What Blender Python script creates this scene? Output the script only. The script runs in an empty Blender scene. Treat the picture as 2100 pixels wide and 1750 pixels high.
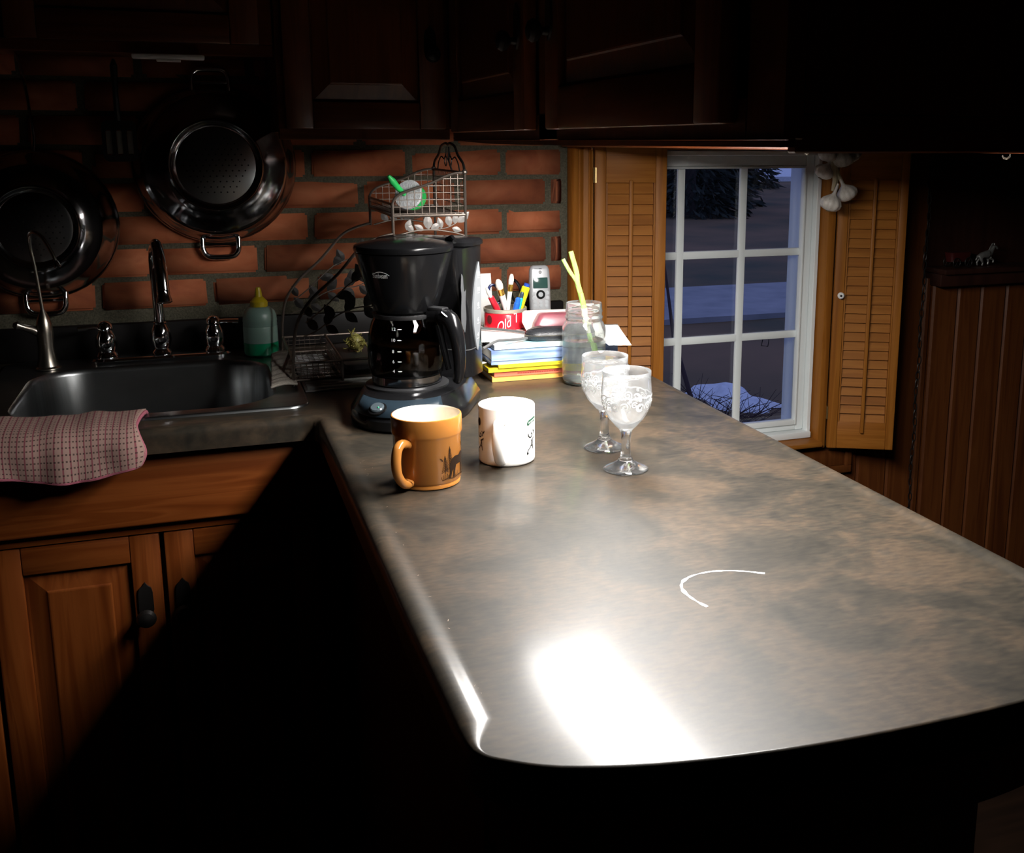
import bpy, bmesh, math, random
from mathutils import Vector, Matrix, Euler
from mathutils.geometry import delaunay_2d_cdt
random.seed(7)
PI = math.pi
sc = bpy.context.scene
COL = sc.collection

# ------------------------------------------------------------------ camera
cam_d = bpy.data.cameras.new('camera')
cam = bpy.data.objects.new('camera', cam_d); COL.objects.link(cam)
YAW, PIT, ROL = 0.344854836, 0.201223506, 0.00157970103
EYE = 1.356
fw = Vector((math.sin(YAW)*math.cos(PIT), math.cos(YAW)*math.cos(PIT), -math.sin(PIT)))
rt = Vector((math.cos(YAW), -math.sin(YAW), 0)); up = rt.cross(fw)
r2 = rt*math.cos(ROL) + up*math.sin(ROL); u2 = -rt*math.sin(ROL) + up*math.cos(ROL)
M = Matrix((r2, u2, -fw)).transposed().to_4x4(); M.translation = Vector((0, 0, EYE))
cam.matrix_world = M
cam_d.sensor_fit = 'HORIZONTAL'; cam_d.sensor_width = 36.0
cam_d.lens = 2140.35/2100*36.0
cam_d.shift_x = -(1184.94-1050)/2100; cam_d.shift_y = -(875-726.645)/2100
cam_d.clip_start = 0.02; cam_d.clip_end = 300
sc.camera = cam

# ------------------------------------------------------------------ sky (dusk, overcast blue), exposure
W = bpy.data.worlds.new('dusk_sky'); sc.world = W; W.use_nodes = True
bg = W.node_tree.nodes['Background']
bg.inputs[0].default_value = (0.33, 0.41, 0.93, 1); bg.inputs[1].default_value = 0.62
sc.view_settings.view_transform = 'Standard'; sc.view_settings.look = 'None'
sc.view_settings.exposure = 0.0; sc.view_settings.gamma = 1.0
sc.view_settings.use_curve_mapping = False
LAMP_STRENGTH = 80.0                     # the one burning lamp: strip light under the hanging cabinet
LAMP_COLOR = (1.0, 0.97, 0.93, 1)

# ------------------------------------------------------------------ materials
def mat(name, color=(.5, .5, .5), rough=.5, metal=0., spec=.5, **kw):
    m = bpy.data.materials.new(name); m.use_nodes = True
    b = m.node_tree.nodes['Principled BSDF']
    b.inputs['Base Color'].default_value = (*color, 1)
    b.inputs['Roughness'].default_value = rough; b.inputs['Metallic'].default_value = metal
    b.inputs['Specular IOR Level'].default_value = spec
    for k, v in kw.items(): b.inputs[k.replace('_', ' ')].default_value = v
    return m
def nodes(m): return m.node_tree.nodes, m.node_tree.links, m.node_tree.nodes['Principled BSDF']
def ramp(N, stops):
    r = N.new('ShaderNodeValToRGB'); e = r.color_ramp.elements
    e[0].position, e[0].color = stops[0][0], (*stops[0][1], 1)
    e[1].position, e[1].color = stops[-1][0], (*stops[-1][1], 1)
    for p, c in stops[1:-1]:
        n = e.new(p); n.color = (*c, 1)
    return r
def noise_mat(name, stops, scale=(20, 20, 20), detail=6, rough=.5, bump=0., dist=0., coord='Object', spec=.5, metal=0., noise=5., rrange=None):
    m = mat(name, stops[0][1], rough, metal, spec); N, L, b = nodes(m)
    tc = N.new('ShaderNodeTexCoord'); mp = N.new('ShaderNodeMapping'); mp.inputs['Scale'].default_value = scale
    oi = N.new('ShaderNodeObjectInfo'); ad = N.new('ShaderNodeVectorMath'); ad.operation = 'ADD'
    ml = N.new('ShaderNodeVectorMath'); ml.operation = 'SCALE'; ml.inputs['Scale'].default_value = 37.
    cb = N.new('ShaderNodeCombineXYZ')
    for i in range(3): L.new(oi.outputs['Random'], cb.inputs[i])
    L.new(cb.outputs[0], ml.inputs[0])
    L.new(tc.outputs[coord], mp.inputs[0]); L.new(mp.outputs[0], ad.inputs[0]); L.new(ml.outputs[0], ad.inputs[1])
    nz = N.new('ShaderNodeTexNoise'); nz.inputs['Scale'].default_value = noise; nz.inputs['Detail'].default_value = detail
    nz.inputs['Distortion'].default_value = dist
    L.new(ad.outputs[0], nz.inputs['Vector'])
    r = ramp(N, stops); L.new(nz.outputs['Fac'], r.inputs[0]); L.new(r.outputs[0], b.inputs['Base Color'])
    if bump:
        bp = N.new('ShaderNodeBump'); bp.inputs['Strength'].default_value = bump; bp.inputs['Distance'].default_value = .002
        L.new(nz.outputs['Fac'], bp.inputs['Height']); L.new(bp.outputs[0], b.inputs['Normal'])
    if rrange:
        mr = N.new('ShaderNodeMapRange'); mr.inputs[3].default_value, mr.inputs[4].default_value = rrange
        L.new(nz.outputs['Fac'], mr.inputs[0]); L.new(mr.outputs[0], b.inputs['Roughness'])
    return m
def wood(name, dark, mid, light, axis='Z', rough=.32, fine=1., spec=.5):
    s = {'X': (1.2, 22, 22), 'Y': (22, 1.2, 22), 'Z': (22, 22, 1.2)}[axis]
    s = tuple(q*fine for q in s)
    return noise_mat(name, [(.25, dark), (.42, mid), (.55, light), (.62, mid), (.8, light)], s, 5, rough, .06, 1.6, noise=1.3, spec=spec)
PINE = ((.060, .012, .002), (.115, .026, .004), (.16, .042, .008))
wood_x = wood('pine_grain_across', *PINE, axis='X'); wood_y = wood('pine_grain_deep', *PINE, axis='Y'); wood_z = wood('pine_grain_upright', *PINE, axis='Z')
HON = ((.20, .064, .007), (.26, .089, .011), (.32, .118, .018))
hon_x = wood('honey_pine_across', *HON, axis='X', rough=.5, spec=.22); hon_z = wood('honey_pine_upright', *HON, axis='Z', rough=.5, spec=.22)
DRK = ((.055, .012, .003), (.095, .022, .005), (.125, .031, .008))
dark_x = wood('stained_pine_across', *DRK, axis='X'); dark_y = wood('stained_pine_deep', *DRK, axis='Y'); dark_z = wood('stained_pine_upright', *DRK, axis='Z')
plank_m = wood('knotty_plank', (.055, .014, .003), (.10, .028, .006), (.13, .040, .009), axis='Z', rough=.4)

brick_m = noise_mat('brick_clay', [(.2, (.25, .058, .024)), (.45, (.44, .120, .046)), (.65, (.52, .165, .070)), (.85, (.34, .088, .036))], (9, 9, 14), 8, .85, .5, .6, noise=1.6)
N, L, b = nodes(brick_m)
oi = N.new('ShaderNodeObjectInfo'); hs = N.new('ShaderNodeHueSaturation'); mr = N.new('ShaderNodeMapRange')
mr.inputs[3].default_value, mr.inputs[4].default_value = .62, 1.12
L.new(oi.outputs['Random'], mr.inputs[0]); L.new(mr.outputs[0], hs.inputs['Value'])
src = b.inputs['Base Color'].links[0].from_socket; L.new(src, hs.inputs['Color']); L.new(hs.outputs[0], b.inputs['Base Color'])
mortar_m = noise_mat('mortar', [(.3, (.055, .050, .033)), (.6, (.10, .092, .062)), (.8, (.14, .13, .09))], (60, 60, 60), 8, .95, .8)

# laminate: brown-black mottle
lam = mat('laminate_mottled', (.05, .04, .03), .3); N, L, b = nodes(lam)
tc = N.new('ShaderNodeTexCoord')
n1 = N.new('ShaderNodeTexNoise'); n1.inputs['Scale'].default_value = 9.; n1.inputs['Detail'].default_value = 9; n1.inputs['Roughness'].default_value = .65; n1.inputs['Distortion'].default_value = .4
n2 = N.new('ShaderNodeTexNoise'); n2.inputs['Scale'].default_value = 60.; n2.inputs['Detail'].default_value = 6
mp = N.new('ShaderNodeMapping'); mp.inputs['Scale'].default_value = (1.1, 3.2, 1)
L.new(tc.outputs['Object'], n1.inputs[0]); L.new(tc.outputs['Object'], mp.inputs[0]); L.new(mp.outputs[0], n2.inputs[0])
r1 = ramp(N, [(.30, (.013, .012, .010)), (.46, (.025, .021, .016)), (.57, (.043, .031, .021)), (.74, (.024, .022, .019))])
r3 = ramp(N, [(.30, (.55, .56, .58)), (.75, (1.45, 1.38, 1.25))])
mx = N.new('ShaderNodeMix'); mx.data_type = 'RGBA'; mx.blend_type = 'MULTIPLY'; mx.inputs[0].default_value = .8
L.new(n1.outputs['Fac'], r1.inputs[0]); L.new(n2.outputs['Fac'], r3.inputs[0])
L.new(r1.outputs[0], mx.inputs[6]); L.new(r3.outputs[0], mx.inputs[7]); L.new(mx.outputs[2], b.inputs['Base Color'])
mr = N.new('ShaderNodeMapRange'); mr.inputs[3].default_value, mr.inputs[4].default_value = .42, .50
b.inputs['Coat Weight'].default_value = .21; b.inputs['Coat Roughness'].default_value = .15; b.inputs['Specular IOR Level'].default_value = .22
L.new(n1.outputs['Fac'], mr.inputs[0]); L.new(mr.outputs[0], b.inputs['Roughness'])
bp = N.new('ShaderNodeBump'); bp.inputs['Strength'].default_value = .05; bp.inputs['Distance'].default_value = .001
L.new(n2.outputs['Fac'], bp.inputs['Height']); L.new(bp.outputs[0], b.inputs['Normal'])
dark_lam = mat('laminate_edge_dark', (.006, .005, .005), .5, spec=.2)

steel = noise_mat('brushed_steel', [(.3, (.22, .23, .235)), (.7, (.30, .31, .315))], (3, 90, 3), 4, .28, .02, metal=1., noise=2.)
chrome = mat('chrome', (.75, .76, .78), .08, 1.)
nickel = mat('brushed_nickel', (.52, .47, .40), .26, 1.)
mirror_steel = mat('polished_steel', (.36, .36, .37), .14, 1.)
gold_dull = mat('dull_brass', (.42, .30, .13), .4, 1.)
blackmetal = mat('black_iron', (.018, .016, .015), .45, .6)
darkwire = mat('antique_wire', (.16, .13, .11), .38, .85)
black_pl = mat('black_plastic', (.005, .005, .0055), .19, spec=.25)
black_matte = mat('black_matte_plastic', (.012, .012, .013), .45)
slate_pl = mat('slate_blue_plastic', (.010, .018, .026), .4, spec=.3)
rubber = mat('grey_cord', (.10, .10, .10), .5)
white_paint = mat('white_vinyl', (.80, .84, .84), .42)
white_pl = mat('white_plastic', (.78, .78, .77), .35)
paper_m = mat('white_paper', (.80, .79, .76), .8)
white_cer = mat('white_ceramic', (.84, .83, .80), .16)
print_white = mat('white_print', (.75, .75, .75), .5)
print_dark = mat('brown_print', (.016, .008, .004), .8, spec=.1)
print_ink = mat('dark_ink', (.008, .009, .009), .8, spec=.1)
print_green = mat('green_print', (.004, .055, .024), .8, spec=.1)
tan_cer = mat('tan_glaze', (.40, .155, .032), .16)
cream_cer = mat('cream_glaze', (.80, .72, .60), .2)
silver_pl = mat('silver_plastic', (.55, .56, .58), .3, .4)
lcd_m = mat('lcd_grey_green', (.035, .085, .075), .15)
grey_key = mat('grey_keys', (.42, .44, .46), .4)
def glass(name, color=(1, 1, 1), rough=0., ior=1.48, haze=0., above=None):
    m = bpy.data.materials.new(name); m.use_nodes = True; N = m.node_tree.nodes; L = m.node_tree.links
    N.remove(N['Principled BSDF']); g = N.new('ShaderNodeBsdfGlass'); g.inputs['Color'].default_value = (*color, 1)
    g.inputs['Roughness'].default_value = rough; g.inputs['IOR'].default_value = ior; sh = g
    if haze:                                   # white haze mixed in to imitate lamp glow inside the glass
        d = N.new('ShaderNodeBsdfDiffuse'); d.inputs[0].default_value = (.9, .93, .95, 1); t = N.new('ShaderNodeBsdfTranslucent'); t.inputs[0].default_value = (.9, .93, .95, 1)
        a = N.new('ShaderNodeMixShader'); a.inputs[0].default_value = .5; L.new(d.outputs[0], a.inputs[1]); L.new(t.outputs[0], a.inputs[2])
        tc = N.new('ShaderNodeTexCoord'); nz = N.new('ShaderNodeTexNoise'); nz.inputs['Scale'].default_value = 45.; L.new(tc.outputs['Object'], nz.inputs[0])
        mr = N.new('ShaderNodeMapRange'); mr.inputs[1].default_value = .35; mr.inputs[2].default_value = .7; mr.inputs[3].default_value = haze*.35; mr.inputs[4].default_value = haze; L.new(nz.outputs[0], mr.inputs[0])
        fac = mr.outputs[0]
        if above:                              # the added haze is strongest on the bowl
            sx = N.new('ShaderNodeSeparateXYZ'); L.new(tc.outputs['Object'], sx.inputs[0]); m2 = N.new('ShaderNodeMapRange'); m2.inputs[1].default_value = above; m2.inputs[2].default_value = above+.02; m2.inputs[3].default_value = .35; L.new(sx.outputs[2], m2.inputs[0])
            m3 = N.new('ShaderNodeMath'); m3.operation = 'MULTIPLY'; L.new(fac, m3.inputs[0]); L.new(m2.outputs[0], m3.inputs[1]); fac = m3.outputs[0]
        mx = N.new('ShaderNodeMixShader'); L.new(fac, mx.inputs[0]); L.new(g.outputs[0], mx.inputs[1]); L.new(a.outputs[0], mx.inputs[2]); sh = mx
    L.new(sh.outputs[0], N['Material Output'].inputs[0]); return m
glass_m = glass('clear_glass', haze=.15, above=.035); water_m = glass('water', (.97, 1, .98), 0, 1.333)
jar_glass = glass('jar_glass', (.985, 1, .99), haze=.13); 
def pane(name, tint=(1, 1, 1)):
    m = bpy.data.materials.new(name); m.use_nodes = True; N = m.node_tree.nodes; L = m.node_tree.links
    N.remove(N['Principled BSDF']); t = N.new('ShaderNodeBsdfTransparent'); t.inputs[0].default_value = (*tint, 1)
    g = N.new('ShaderNodeBsdfGlossy'); g.inputs['Roughness'].default_value = 0.
    f = N.new('ShaderNodeFresnel'); f.inputs[0].default_value = 1.5; mx = N.new('ShaderNodeMixShader')
    L.new(f.outputs[0], mx.inputs[0]); L.new(t.outputs[0], mx.inputs[1]); L.new(g.outputs[0], mx.inputs[2])
    L.new(mx.outputs[0], N['Material Output'].inputs[0]); return m
pane_m = pane('window_glass', (.96, .98, .98)); carafe_glass = pane('carafe_glass', (.55, .54, .52))
coffee_m = mat('black_coffee', (.012, .005, .002), .08)
etch_m = mat('frosted_etching', (.85, .87, .88), .7)
N, L, b = nodes(etch_m); b.inputs['Transmission Weight'].default_value = .35
def emis(name, color, s):
    m = bpy.data.materials.new(name); m.use_nodes = True; N = m.node_tree.nodes; L = m.node_tree.links
    N.remove(N['Principled BSDF']); e = N.new('ShaderNodeEmission'); e.inputs[0].default_value = color; e.inputs[1].default_value = s
    L.new(e.outputs[0], N['Material Output'].inputs[0]); return m

# ------------------------------------------------------------------ mesh helpers
class MB:
    def __init__(s): s.v = []; s.f = []
    def add(s, v, f):
        o = len(s.v); s.v += [tuple(q) for q in v]; s.f += [[i+o for i in q] for q in f]; return s
    def box(s, x0, x1, y0, y1, z0, z1):
        v = [(x, y, z) for z in (z0, z1) for y in (y0, y1) for x in (x0, x1)]
        return s.add(v, [(0, 2, 3, 1), (4, 5, 7, 6), (0, 1, 5, 4), (2, 6, 7, 3), (0, 4, 6, 2), (1, 3, 7, 5)])
    def obox(s, c, sx, sy, sz, mtx):
        a = MB().box(-sx/2, sx/2, -sy/2, sy/2, -sz/2, sz/2)
        return s.add([Vector(c)+mtx@Vector(v) for v in a.v], a.f)
    def tube(s, pts, r, n=8, closed=False, flat=1., cap=True):
        P = [Vector(p) for p in pts]; m = len(P); R = r if isinstance(r, (list, tuple)) else [r]*m
        T = []
        for i in range(m):
            a = P[i-1] if (i > 0 or closed) else P[i]; b2 = P[(i+1) % m] if (i < m-1 or closed) else P[i]
            T.append((b2-a).normalized())
        ref = Vector((0, 0, 1)) if abs(T[0].z) < .9 else Vector((1, 0, 0))
        n0 = (ref - T[0]*ref.dot(T[0])).normalized(); v = []; 
        for i in range(m):
            n0 = (n0 - T[i]*n0.dot(T[i]))
            n0 = n0.normalized() if n0.length > 1e-6 else Vector((1, 0, 0))
            bn = T[i].cross(n0)
            for k in range(n):
                a = 2*PI*k/n; v.append(P[i]+n0*math.cos(a)*R[i]+bn*math.sin(a)*R[i]*flat)
        f = []
        for i in range(m if closed else m-1):
            for k in range(n):
                j = (i+1) % m; f.append((i*n+k, i*n+(k+1) % n, j*n+(k+1) % n, j*n+k))
        if cap and not closed: f += [tuple(range(n))[::-1], tuple((m-1)*n+k for k in range(n))]
        return s.add(v, f)
    def lathe(s, prof, n=32, c=(0, 0, 0), mtx=None, capb=True, capt=True, sx=1., sy=1.):
        v = []; f = []; m = len(prof)
        for r, z in prof:
            for k in range(n):
                a = 2*PI*k/n; q = Vector((r*math.cos(a)*sx, r*math.sin(a)*sy, z)); q = mtx@q if mtx else q
                v.append(Vector(c)+q)
        for i in range(m-1):
            for k in range(n): f.append((i*n+k, i*n+(k+1) % n, (i+1)*n+(k+1) % n, (i+1)*n+k))
        if capb and prof[0][0] > 1e-5: f.append(tuple(range(n))[::-1])
        if capt and prof[-1][0] > 1e-5: f.append(tuple((m-1)*n+k for k in range(n)))
        return s.add(v, f)
    def prism(s, poly, z0, z1):
        n = len(poly); v = [(x, y, z0) for x, y in poly]+[(x, y, z1) for x, y in poly]
        f = [tuple(range(n))[::-1], tuple(range(n, 2*n))]+[(i, (i+1) % n, n+(i+1) % n, n+i) for i in range(n)]
        return s.add(v, f)
    def loft(s, rings, cap=True, closed=False):
        n = len(rings[0]); v = [p for r in rings for p in r]; f = []; m = len(rings)
        for i in range(m if closed else m-1):
            j = (i+1) % m
            for k in range(n): f.append((i*n+k, i*n+(k+1) % n, j*n+(k+1) % n, j*n+k))
        if cap and not closed: f += [tuple(range(n))[::-1], tuple((m-1)*n+k for k in range(n))]
        return s.add(v, f)
    def ball(s, c, r, n=12, m=8, sc3=(1, 1, 1), mtx=None):
        prof = [(max(1e-6, math.sin(PI*i/m)), -math.cos(PI*i/m)) for i in range(m+1)]
        a = MB().lathe(prof, n, capb=False, capt=False)
        q = [Vector((x*r*sc3[0], y*r*sc3[1], z*r*sc3[2])) for x, y, z in a.v]
        return s.add([Vector(c)+(mtx@p if mtx else p) for p in q], a.f)
    def xf(s, mtx): s.v = [tuple(mtx@Vector(p)) for p in s.v]; return s

def link(o, parent=None):
    COL.objects.link(o)
    if parent: o.parent = parent
    return o
def obj(name, mb, m, parent=None, smooth=35, bevel=0., uv=None, weld=True, seg=2):
    me = bpy.data.meshes.new(name); me.from_pydata([tuple(p) for p in mb.v], [], mb.f); me.update()
    bm = bmesh.new(); bm.from_mesh(me)
    if weld: bmesh.ops.remove_doubles(bm, verts=bm.verts, dist=1e-6)
    bmesh.ops.recalc_face_normals(bm, faces=bm.faces)
    if bevel:
        ed = [e for e in bm.edges if len(e.link_faces) == 2 and e.calc_face_angle(0) > .6]
        bmesh.ops.bevel(bm, geom=ed, offset=bevel, segments=seg, affect='EDGES', profile=.5)
    bm.to_mesh(me); bm.free()
    if m: me.materials.append(m)
    if smooth:
        for p in me.polygons: p.use_smooth = True
        me.set_sharp_from_angle(angle=math.radians(smooth))
    return link(bpy.data.objects.new(name, me), parent)
def tag(o, label=None, cat=None, group=None, kind=None):
    if label: o['label'] = label
    if cat: o['category'] = cat
    if group: o['group'] = group
    if kind: o['kind'] = kind
    return o
def thing(name, label, cat, loc=(0, 0, 0), rz=0., group=None):
    o = bpy.data.objects.new(name, None); o.empty_display_size = .02; COL.objects.link(o)
    o.location = loc; o.rotation_euler = (0, 0, rz); return tag(o, label, cat, group)
def root(name, loc=(0, 0, 0), rz=0.):
    o = bpy.data.objects.new(name, None); o.empty_display_size = .02; COL.objects.link(o)
    o.location = loc; o.rotation_euler = (0, 0, rz); o['kind'] = 'structure'; return o
def struct(name, mb, m, parent=None, **k):
    o = obj(name, mb, m, parent, **k)
    if not parent: o['kind'] = 'structure'
    return o
def arc(cx, cy, r, a0, a1, n): return [(cx+r*math.cos(a0+(a1-a0)*i/n), cy+r*math.sin(a0+(a1-a0)*i/n)) for i in range(n+1)]
def rrect(x0, x1, y0, y1, r, n=6):
    return (arc(x1-r, y1-r, r, 0, PI/2, n)+arc(x0+r, y1-r, r, PI/2, PI, n)+arc(x0+r, y0+r, r, PI, 1.5*PI, n)+arc(x1-r, y0+r, r, 1.5*PI, 2*PI, n))
def spline(pts, n=6):
    P = [Vector(p) for p in pts]; out = []
    for i in range(len(P)-1):
        p0 = P[max(i-1, 0)]; p1 = P[i]; p2 = P[i+1]; p3 = P[min(i+2, len(P)-1)]
        for k in range(n):
            t = k/n; out.append(.5*((2*p1)+(p2-p0)*t+(2*p0-5*p1+4*p2-p3)*t*t+(3*p1-p0-3*p2+p3)*t**3))
    out.append(P[-1]); return out
def pnpoly(x, y, poly):
    c = False; j = len(poly)-1
    for i in range(len(poly)):
        if (poly[i][1] > y) != (poly[j][1] > y) and x < (poly[j][0]-poly[i][0])*(y-poly[i][1])/(poly[j][1]-poly[i][1])+poly[i][0]: c = not c
        j = i
    return c
def fill2d(outer, holes=(), grid=0.):
    pts = []; edges = []
    for lp in [outer, *holes]:
        o = len(pts); pts += [Vector(p) for p in lp]; edges += [(o+i, o+(i+1) % len(lp)) for i in range(len(lp))]
    if grid:                                   # extra points inside, so that the fill can bend round a cylinder
        xs_ = [p[0] for p in outer]; ys_ = [p[1] for p in outer]
        for a in range(1, int((max(xs_)-min(xs_))/grid)+1):
            for b2 in range(1, int((max(ys_)-min(ys_))/grid)+1):
                q = (min(xs_)+a*grid, min(ys_)+b2*grid)
                if pnpoly(*q, outer): pts.append(Vector(q))
    v, e, f, *_ = delaunay_2d_cdt(pts, edges, [], 1, 1e-7)
    v = [(p.x, p.y) for p in v]; keep = []
    for q in f:
        cx = sum(v[i][0] for i in q)/len(q); cy = sum(v[i][1] for i in q)/len(q)
        if pnpoly(cx, cy, outer) and not any(pnpoly(cx, cy, h) for h in holes): keep.append(tuple(q))
    return v, keep
_txt = {}
def text_mb(s, size):
    c = bpy.data.curves.new('letters', 'FONT'); c.body = s; c.size = size; c.align_x = 'CENTER'; c.align_y = 'CENTER'; c.resolution_u = 3
    o = bpy.data.objects.new('letters', c); COL.objects.link(o)
    bpy.context.view_layer.update()
    me = bpy.data.meshes.new_from_object(o.evaluated_get(bpy.context.evaluated_depsgraph_get()))
    m = MB().add([tuple(v.co) for v in me.vertices], [list(p.vertices) for p in me.polygons])
    bpy.data.objects.remove(o); bpy.data.curves.remove(c); bpy.data.meshes.remove(me); return m
def on_cyl(m, rfun, a0, z0, eps=.0004, th=.0):
    """wrap a flat (x, y) drawing round a vertical axis: x runs along the arc, y is height"""
    out = []
    for x, y, z in m.v:
        r = rfun(z0+y)+eps; a = a0+x/rfun(z0+y); out.append((r*math.cos(a), r*math.sin(a), z0+y))
    m.v = out; return m
def ribbon(pts, w):
    """flat stroke in the xy plane"""
    P = [Vector((p[0], p[1])) for p in pts]; v = []; n = len(P)
    for i in range(n):
        t = (P[min(i+1, n-1)]-P[max(i-1, 0)]); t = t.normalized() if t.length else Vector((1, 0)); nn = Vector((-t.y, t.x))*w/2
        v += [(P[i].x+nn.x, P[i].y+nn.y, 0), (P[i].x-nn.x, P[i].y-nn.y, 0)]
    return MB().add(v, [(2*i, 2*i+1, 2*i+3, 2*i+2) for i in range(n-1)])
def cat_mb(*ms):
    r = MB()
    for m in ms: r.add(m.v, m.f)
    return r
def spiral(cx, cy, r0, r1, a0, turns, n=24):
    return [(cx+(r0+(r1-r0)*i/n)*math.cos(a0+2*PI*turns*i/n), cy+(r0+(r1-r0)*i/n)*math.sin(a0+2*PI*turns*i/n)) for i in range(n+1)]

# ================================================================== THE ROOM SHELL
CT = .914                      # counter height
WB = 2.35                      # face of the brick
XL, XR, YF, ZC = -1.3, 3.0, -2.2, 2.42
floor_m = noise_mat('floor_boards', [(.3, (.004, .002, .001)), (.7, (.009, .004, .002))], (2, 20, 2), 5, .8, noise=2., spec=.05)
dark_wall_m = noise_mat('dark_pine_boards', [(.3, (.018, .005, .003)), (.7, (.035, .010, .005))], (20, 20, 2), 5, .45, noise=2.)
ceil_m = noise_mat('ceiling_boards', [(.3, (.10, .045, .02)), (.7, (.16, .075, .03))], (2, 20, 2), 5, .6, noise=2.)
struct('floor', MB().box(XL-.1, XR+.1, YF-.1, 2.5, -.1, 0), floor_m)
struct('ceiling', MB().box(XL-.1, XR+.1, YF-.1, 2.5, ZC, ZC+.1), ceil_m)
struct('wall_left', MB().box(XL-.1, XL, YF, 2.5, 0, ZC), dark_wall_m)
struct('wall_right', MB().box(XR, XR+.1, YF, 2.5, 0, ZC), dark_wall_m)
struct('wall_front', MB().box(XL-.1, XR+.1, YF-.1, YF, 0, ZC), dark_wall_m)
# back wall with the window opening x .925-1.50, z .585-1.335
OX0, OX1, OZ0, OZ1 = .925, 1.503, .583, 1.335
wb = MB().box(XL, OX0, 2.358, 2.47, 0, ZC).box(OX1, XR, 2.358, 2.47, 0, ZC).box(OX0, OX1, 2.358, 2.47, 0, OZ0).box(OX0, OX1, 2.358, 2.47, OZ1, ZC)
wall = struct('wall_back', wb, mortar_m, weld=False)
# bricks, one object each
protos = []
for k in range(7):
    w, h = .204, .0555
    m = MB().box(-w/2, w/2, -.012, .010, -h/2, h/2)
    me = bpy.data.meshes.new('brick'); bm = bmesh.new()
    me.from_pydata(m.v, [], m.f); bm.from_mesh(me); bmesh.ops.recalc_face_normals(bm, faces=bm.faces)
    for v in bm.verts: v.co += Vector((random.uniform(-.003, .003), random.uniform(-.001, .001), random.uniform(-.002, .002)))
    ed = [e for e in bm.edges if all(v.co.y < 0 for v in e.verts)] + [e for e in bm.edges if abs(e.verts[0].co.y-e.verts[1].co.y) > .01]
    bmesh.ops.bevel(bm, geom=ed, offset=random.uniform(.004, .008), segments=2, affect='EDGES')
    bm.to_mesh(me); bm.free(); me.materials.append(brick_m)
    for p in me.polygons: p.use_smooth = True
    protos.append(me)
def brick_obj(x0, x1, zc, yv):
    o = bpy.data.objects.new('brick', random.choice(protos)); COL.objects.link(o); o.parent = wall
    o.location = ((x0+x1)/2, yv, zc); o.scale = ((x1-x0)/.204, 1, 1)
    o.rotation_euler = (0, 0 if random.random() < .5 else 0, random.uniform(-.004, .004))
XEND = .803
for k in range(-5, 9):
    zc = 1.2408 + .0675*k       # centre of a course
    if zc < .98: continue
    off = .118 if (k % 2 == 0) else .009
    for j in range(-8, 5):
        x0 = off+.218*j+.007; x1 = x0+.204
        if x1 < -1.25 or x0 > XEND-.015: continue
        if x1 > XEND: x1 = XEND
        # nothing to see where a wall cabinet hangs in front
        if zc > 1.40 and x0 > .16: continue
        brick_obj(x0, x1, zc, WB+.012+random.uniform(-.001, .0015))
# planks under the window and right of it
yp = 2.318
xs = [.832, .925, 1.018, 1.112, 1.205, 1.299, 1.392, 1.458, 1.552, 1.645, 1.742]
pl_groups = [(xs, .02, .545, yp)]
def plank(x0, x1, z0, z1, yv, m=plank_m):
    e = .006; c = .004
    prof = [(x0+.001, yv+.02), (x0+.001, yv+e), (x0+e, yv), (x1-e, yv), (x1-.001, yv+e), (x1-.001, yv+.02)]
    o = obj('plank', MB().prism(prof, z0, z1), m, wall, smooth=0); return o
for a, c in zip(xs[:-1], xs[1:]): plank(a, c, .0, .540, yp)
plank(1.742, 1.828, .0, 1.35, yp, plank_m)
x = 1.853; 
plank(1.830, 1.8525, 0, .995, 2.316)
for w in (.083, .078, .086, .079, .084, .08, .082, .081, .085, .08, .08, .08, .08, .08):
    plank(x, x+w, 0, .976, 2.31); x += w
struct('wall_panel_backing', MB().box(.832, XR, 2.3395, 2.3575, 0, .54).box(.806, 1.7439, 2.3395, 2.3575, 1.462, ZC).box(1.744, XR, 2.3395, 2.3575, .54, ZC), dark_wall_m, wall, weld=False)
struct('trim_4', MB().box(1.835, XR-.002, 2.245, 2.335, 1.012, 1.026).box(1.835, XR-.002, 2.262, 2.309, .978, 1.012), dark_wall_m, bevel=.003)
# ------------------------------------------------------------------ window
win = root('window_1', (0, 0, 0))
YW = 2.37
fr = MB()
x0, x1, z0, z1 = .932, 1.497, .589, 1.33
t = .030
def frame_mb(x0, x1, z0, z1, t, y0, y1, tb=None, tt=None):
    tb = tb or t; tt = tt or t
    return MB().box(x0, x0+t, y0, y1, z0, z1).box(x1-t, x1, y0, y1, z0, z1).box(x0+t, x1-t, y0, y1, z0, z0+tb).box(x0+t, x1-t, y0, y1, z1-tt, z1)
struct('window_frame', frame_mb(.926, 1.502, .584, 1.334, .012, 2.335, 2.468), white_paint, win, weld=False, bevel=.0015, seg=1)
struct('window_sash', frame_mb(.939, 1.489, .597, 1.33, .024, 2.352, 2.385, tb=.016, tt=.034), white_paint, win, weld=False, bevel=.003)
struct('glazing_bead', frame_mb(.963, 1.465, .613, 1.296, .006, 2.346, 2.362, tb=.014), white_paint, win, weld=False, bevel=.002)
struct('window_pane', MB().box(.962, 1.466, 2.372, 2.375, .612, 1.297), pane_m, win, smooth=0)
for xm in (1.119, 1.292): struct('muntin', MB().box(xm-.0098, xm+.0098, 2.360, 2.3715, .614, 1.294), white_paint, win, bevel=.003)
for zm in (1.076, .858): struct('muntin', MB().box(.964, 1.464, 2.3605, 2.3712, zm-.0098, zm+.0098), white_paint, win, bevel=.003)
struct('window_sill', MB().box(.93, 1.505, 2.275, 2.345, .566, .5785), hon_x, win, bevel=.004)
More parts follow.
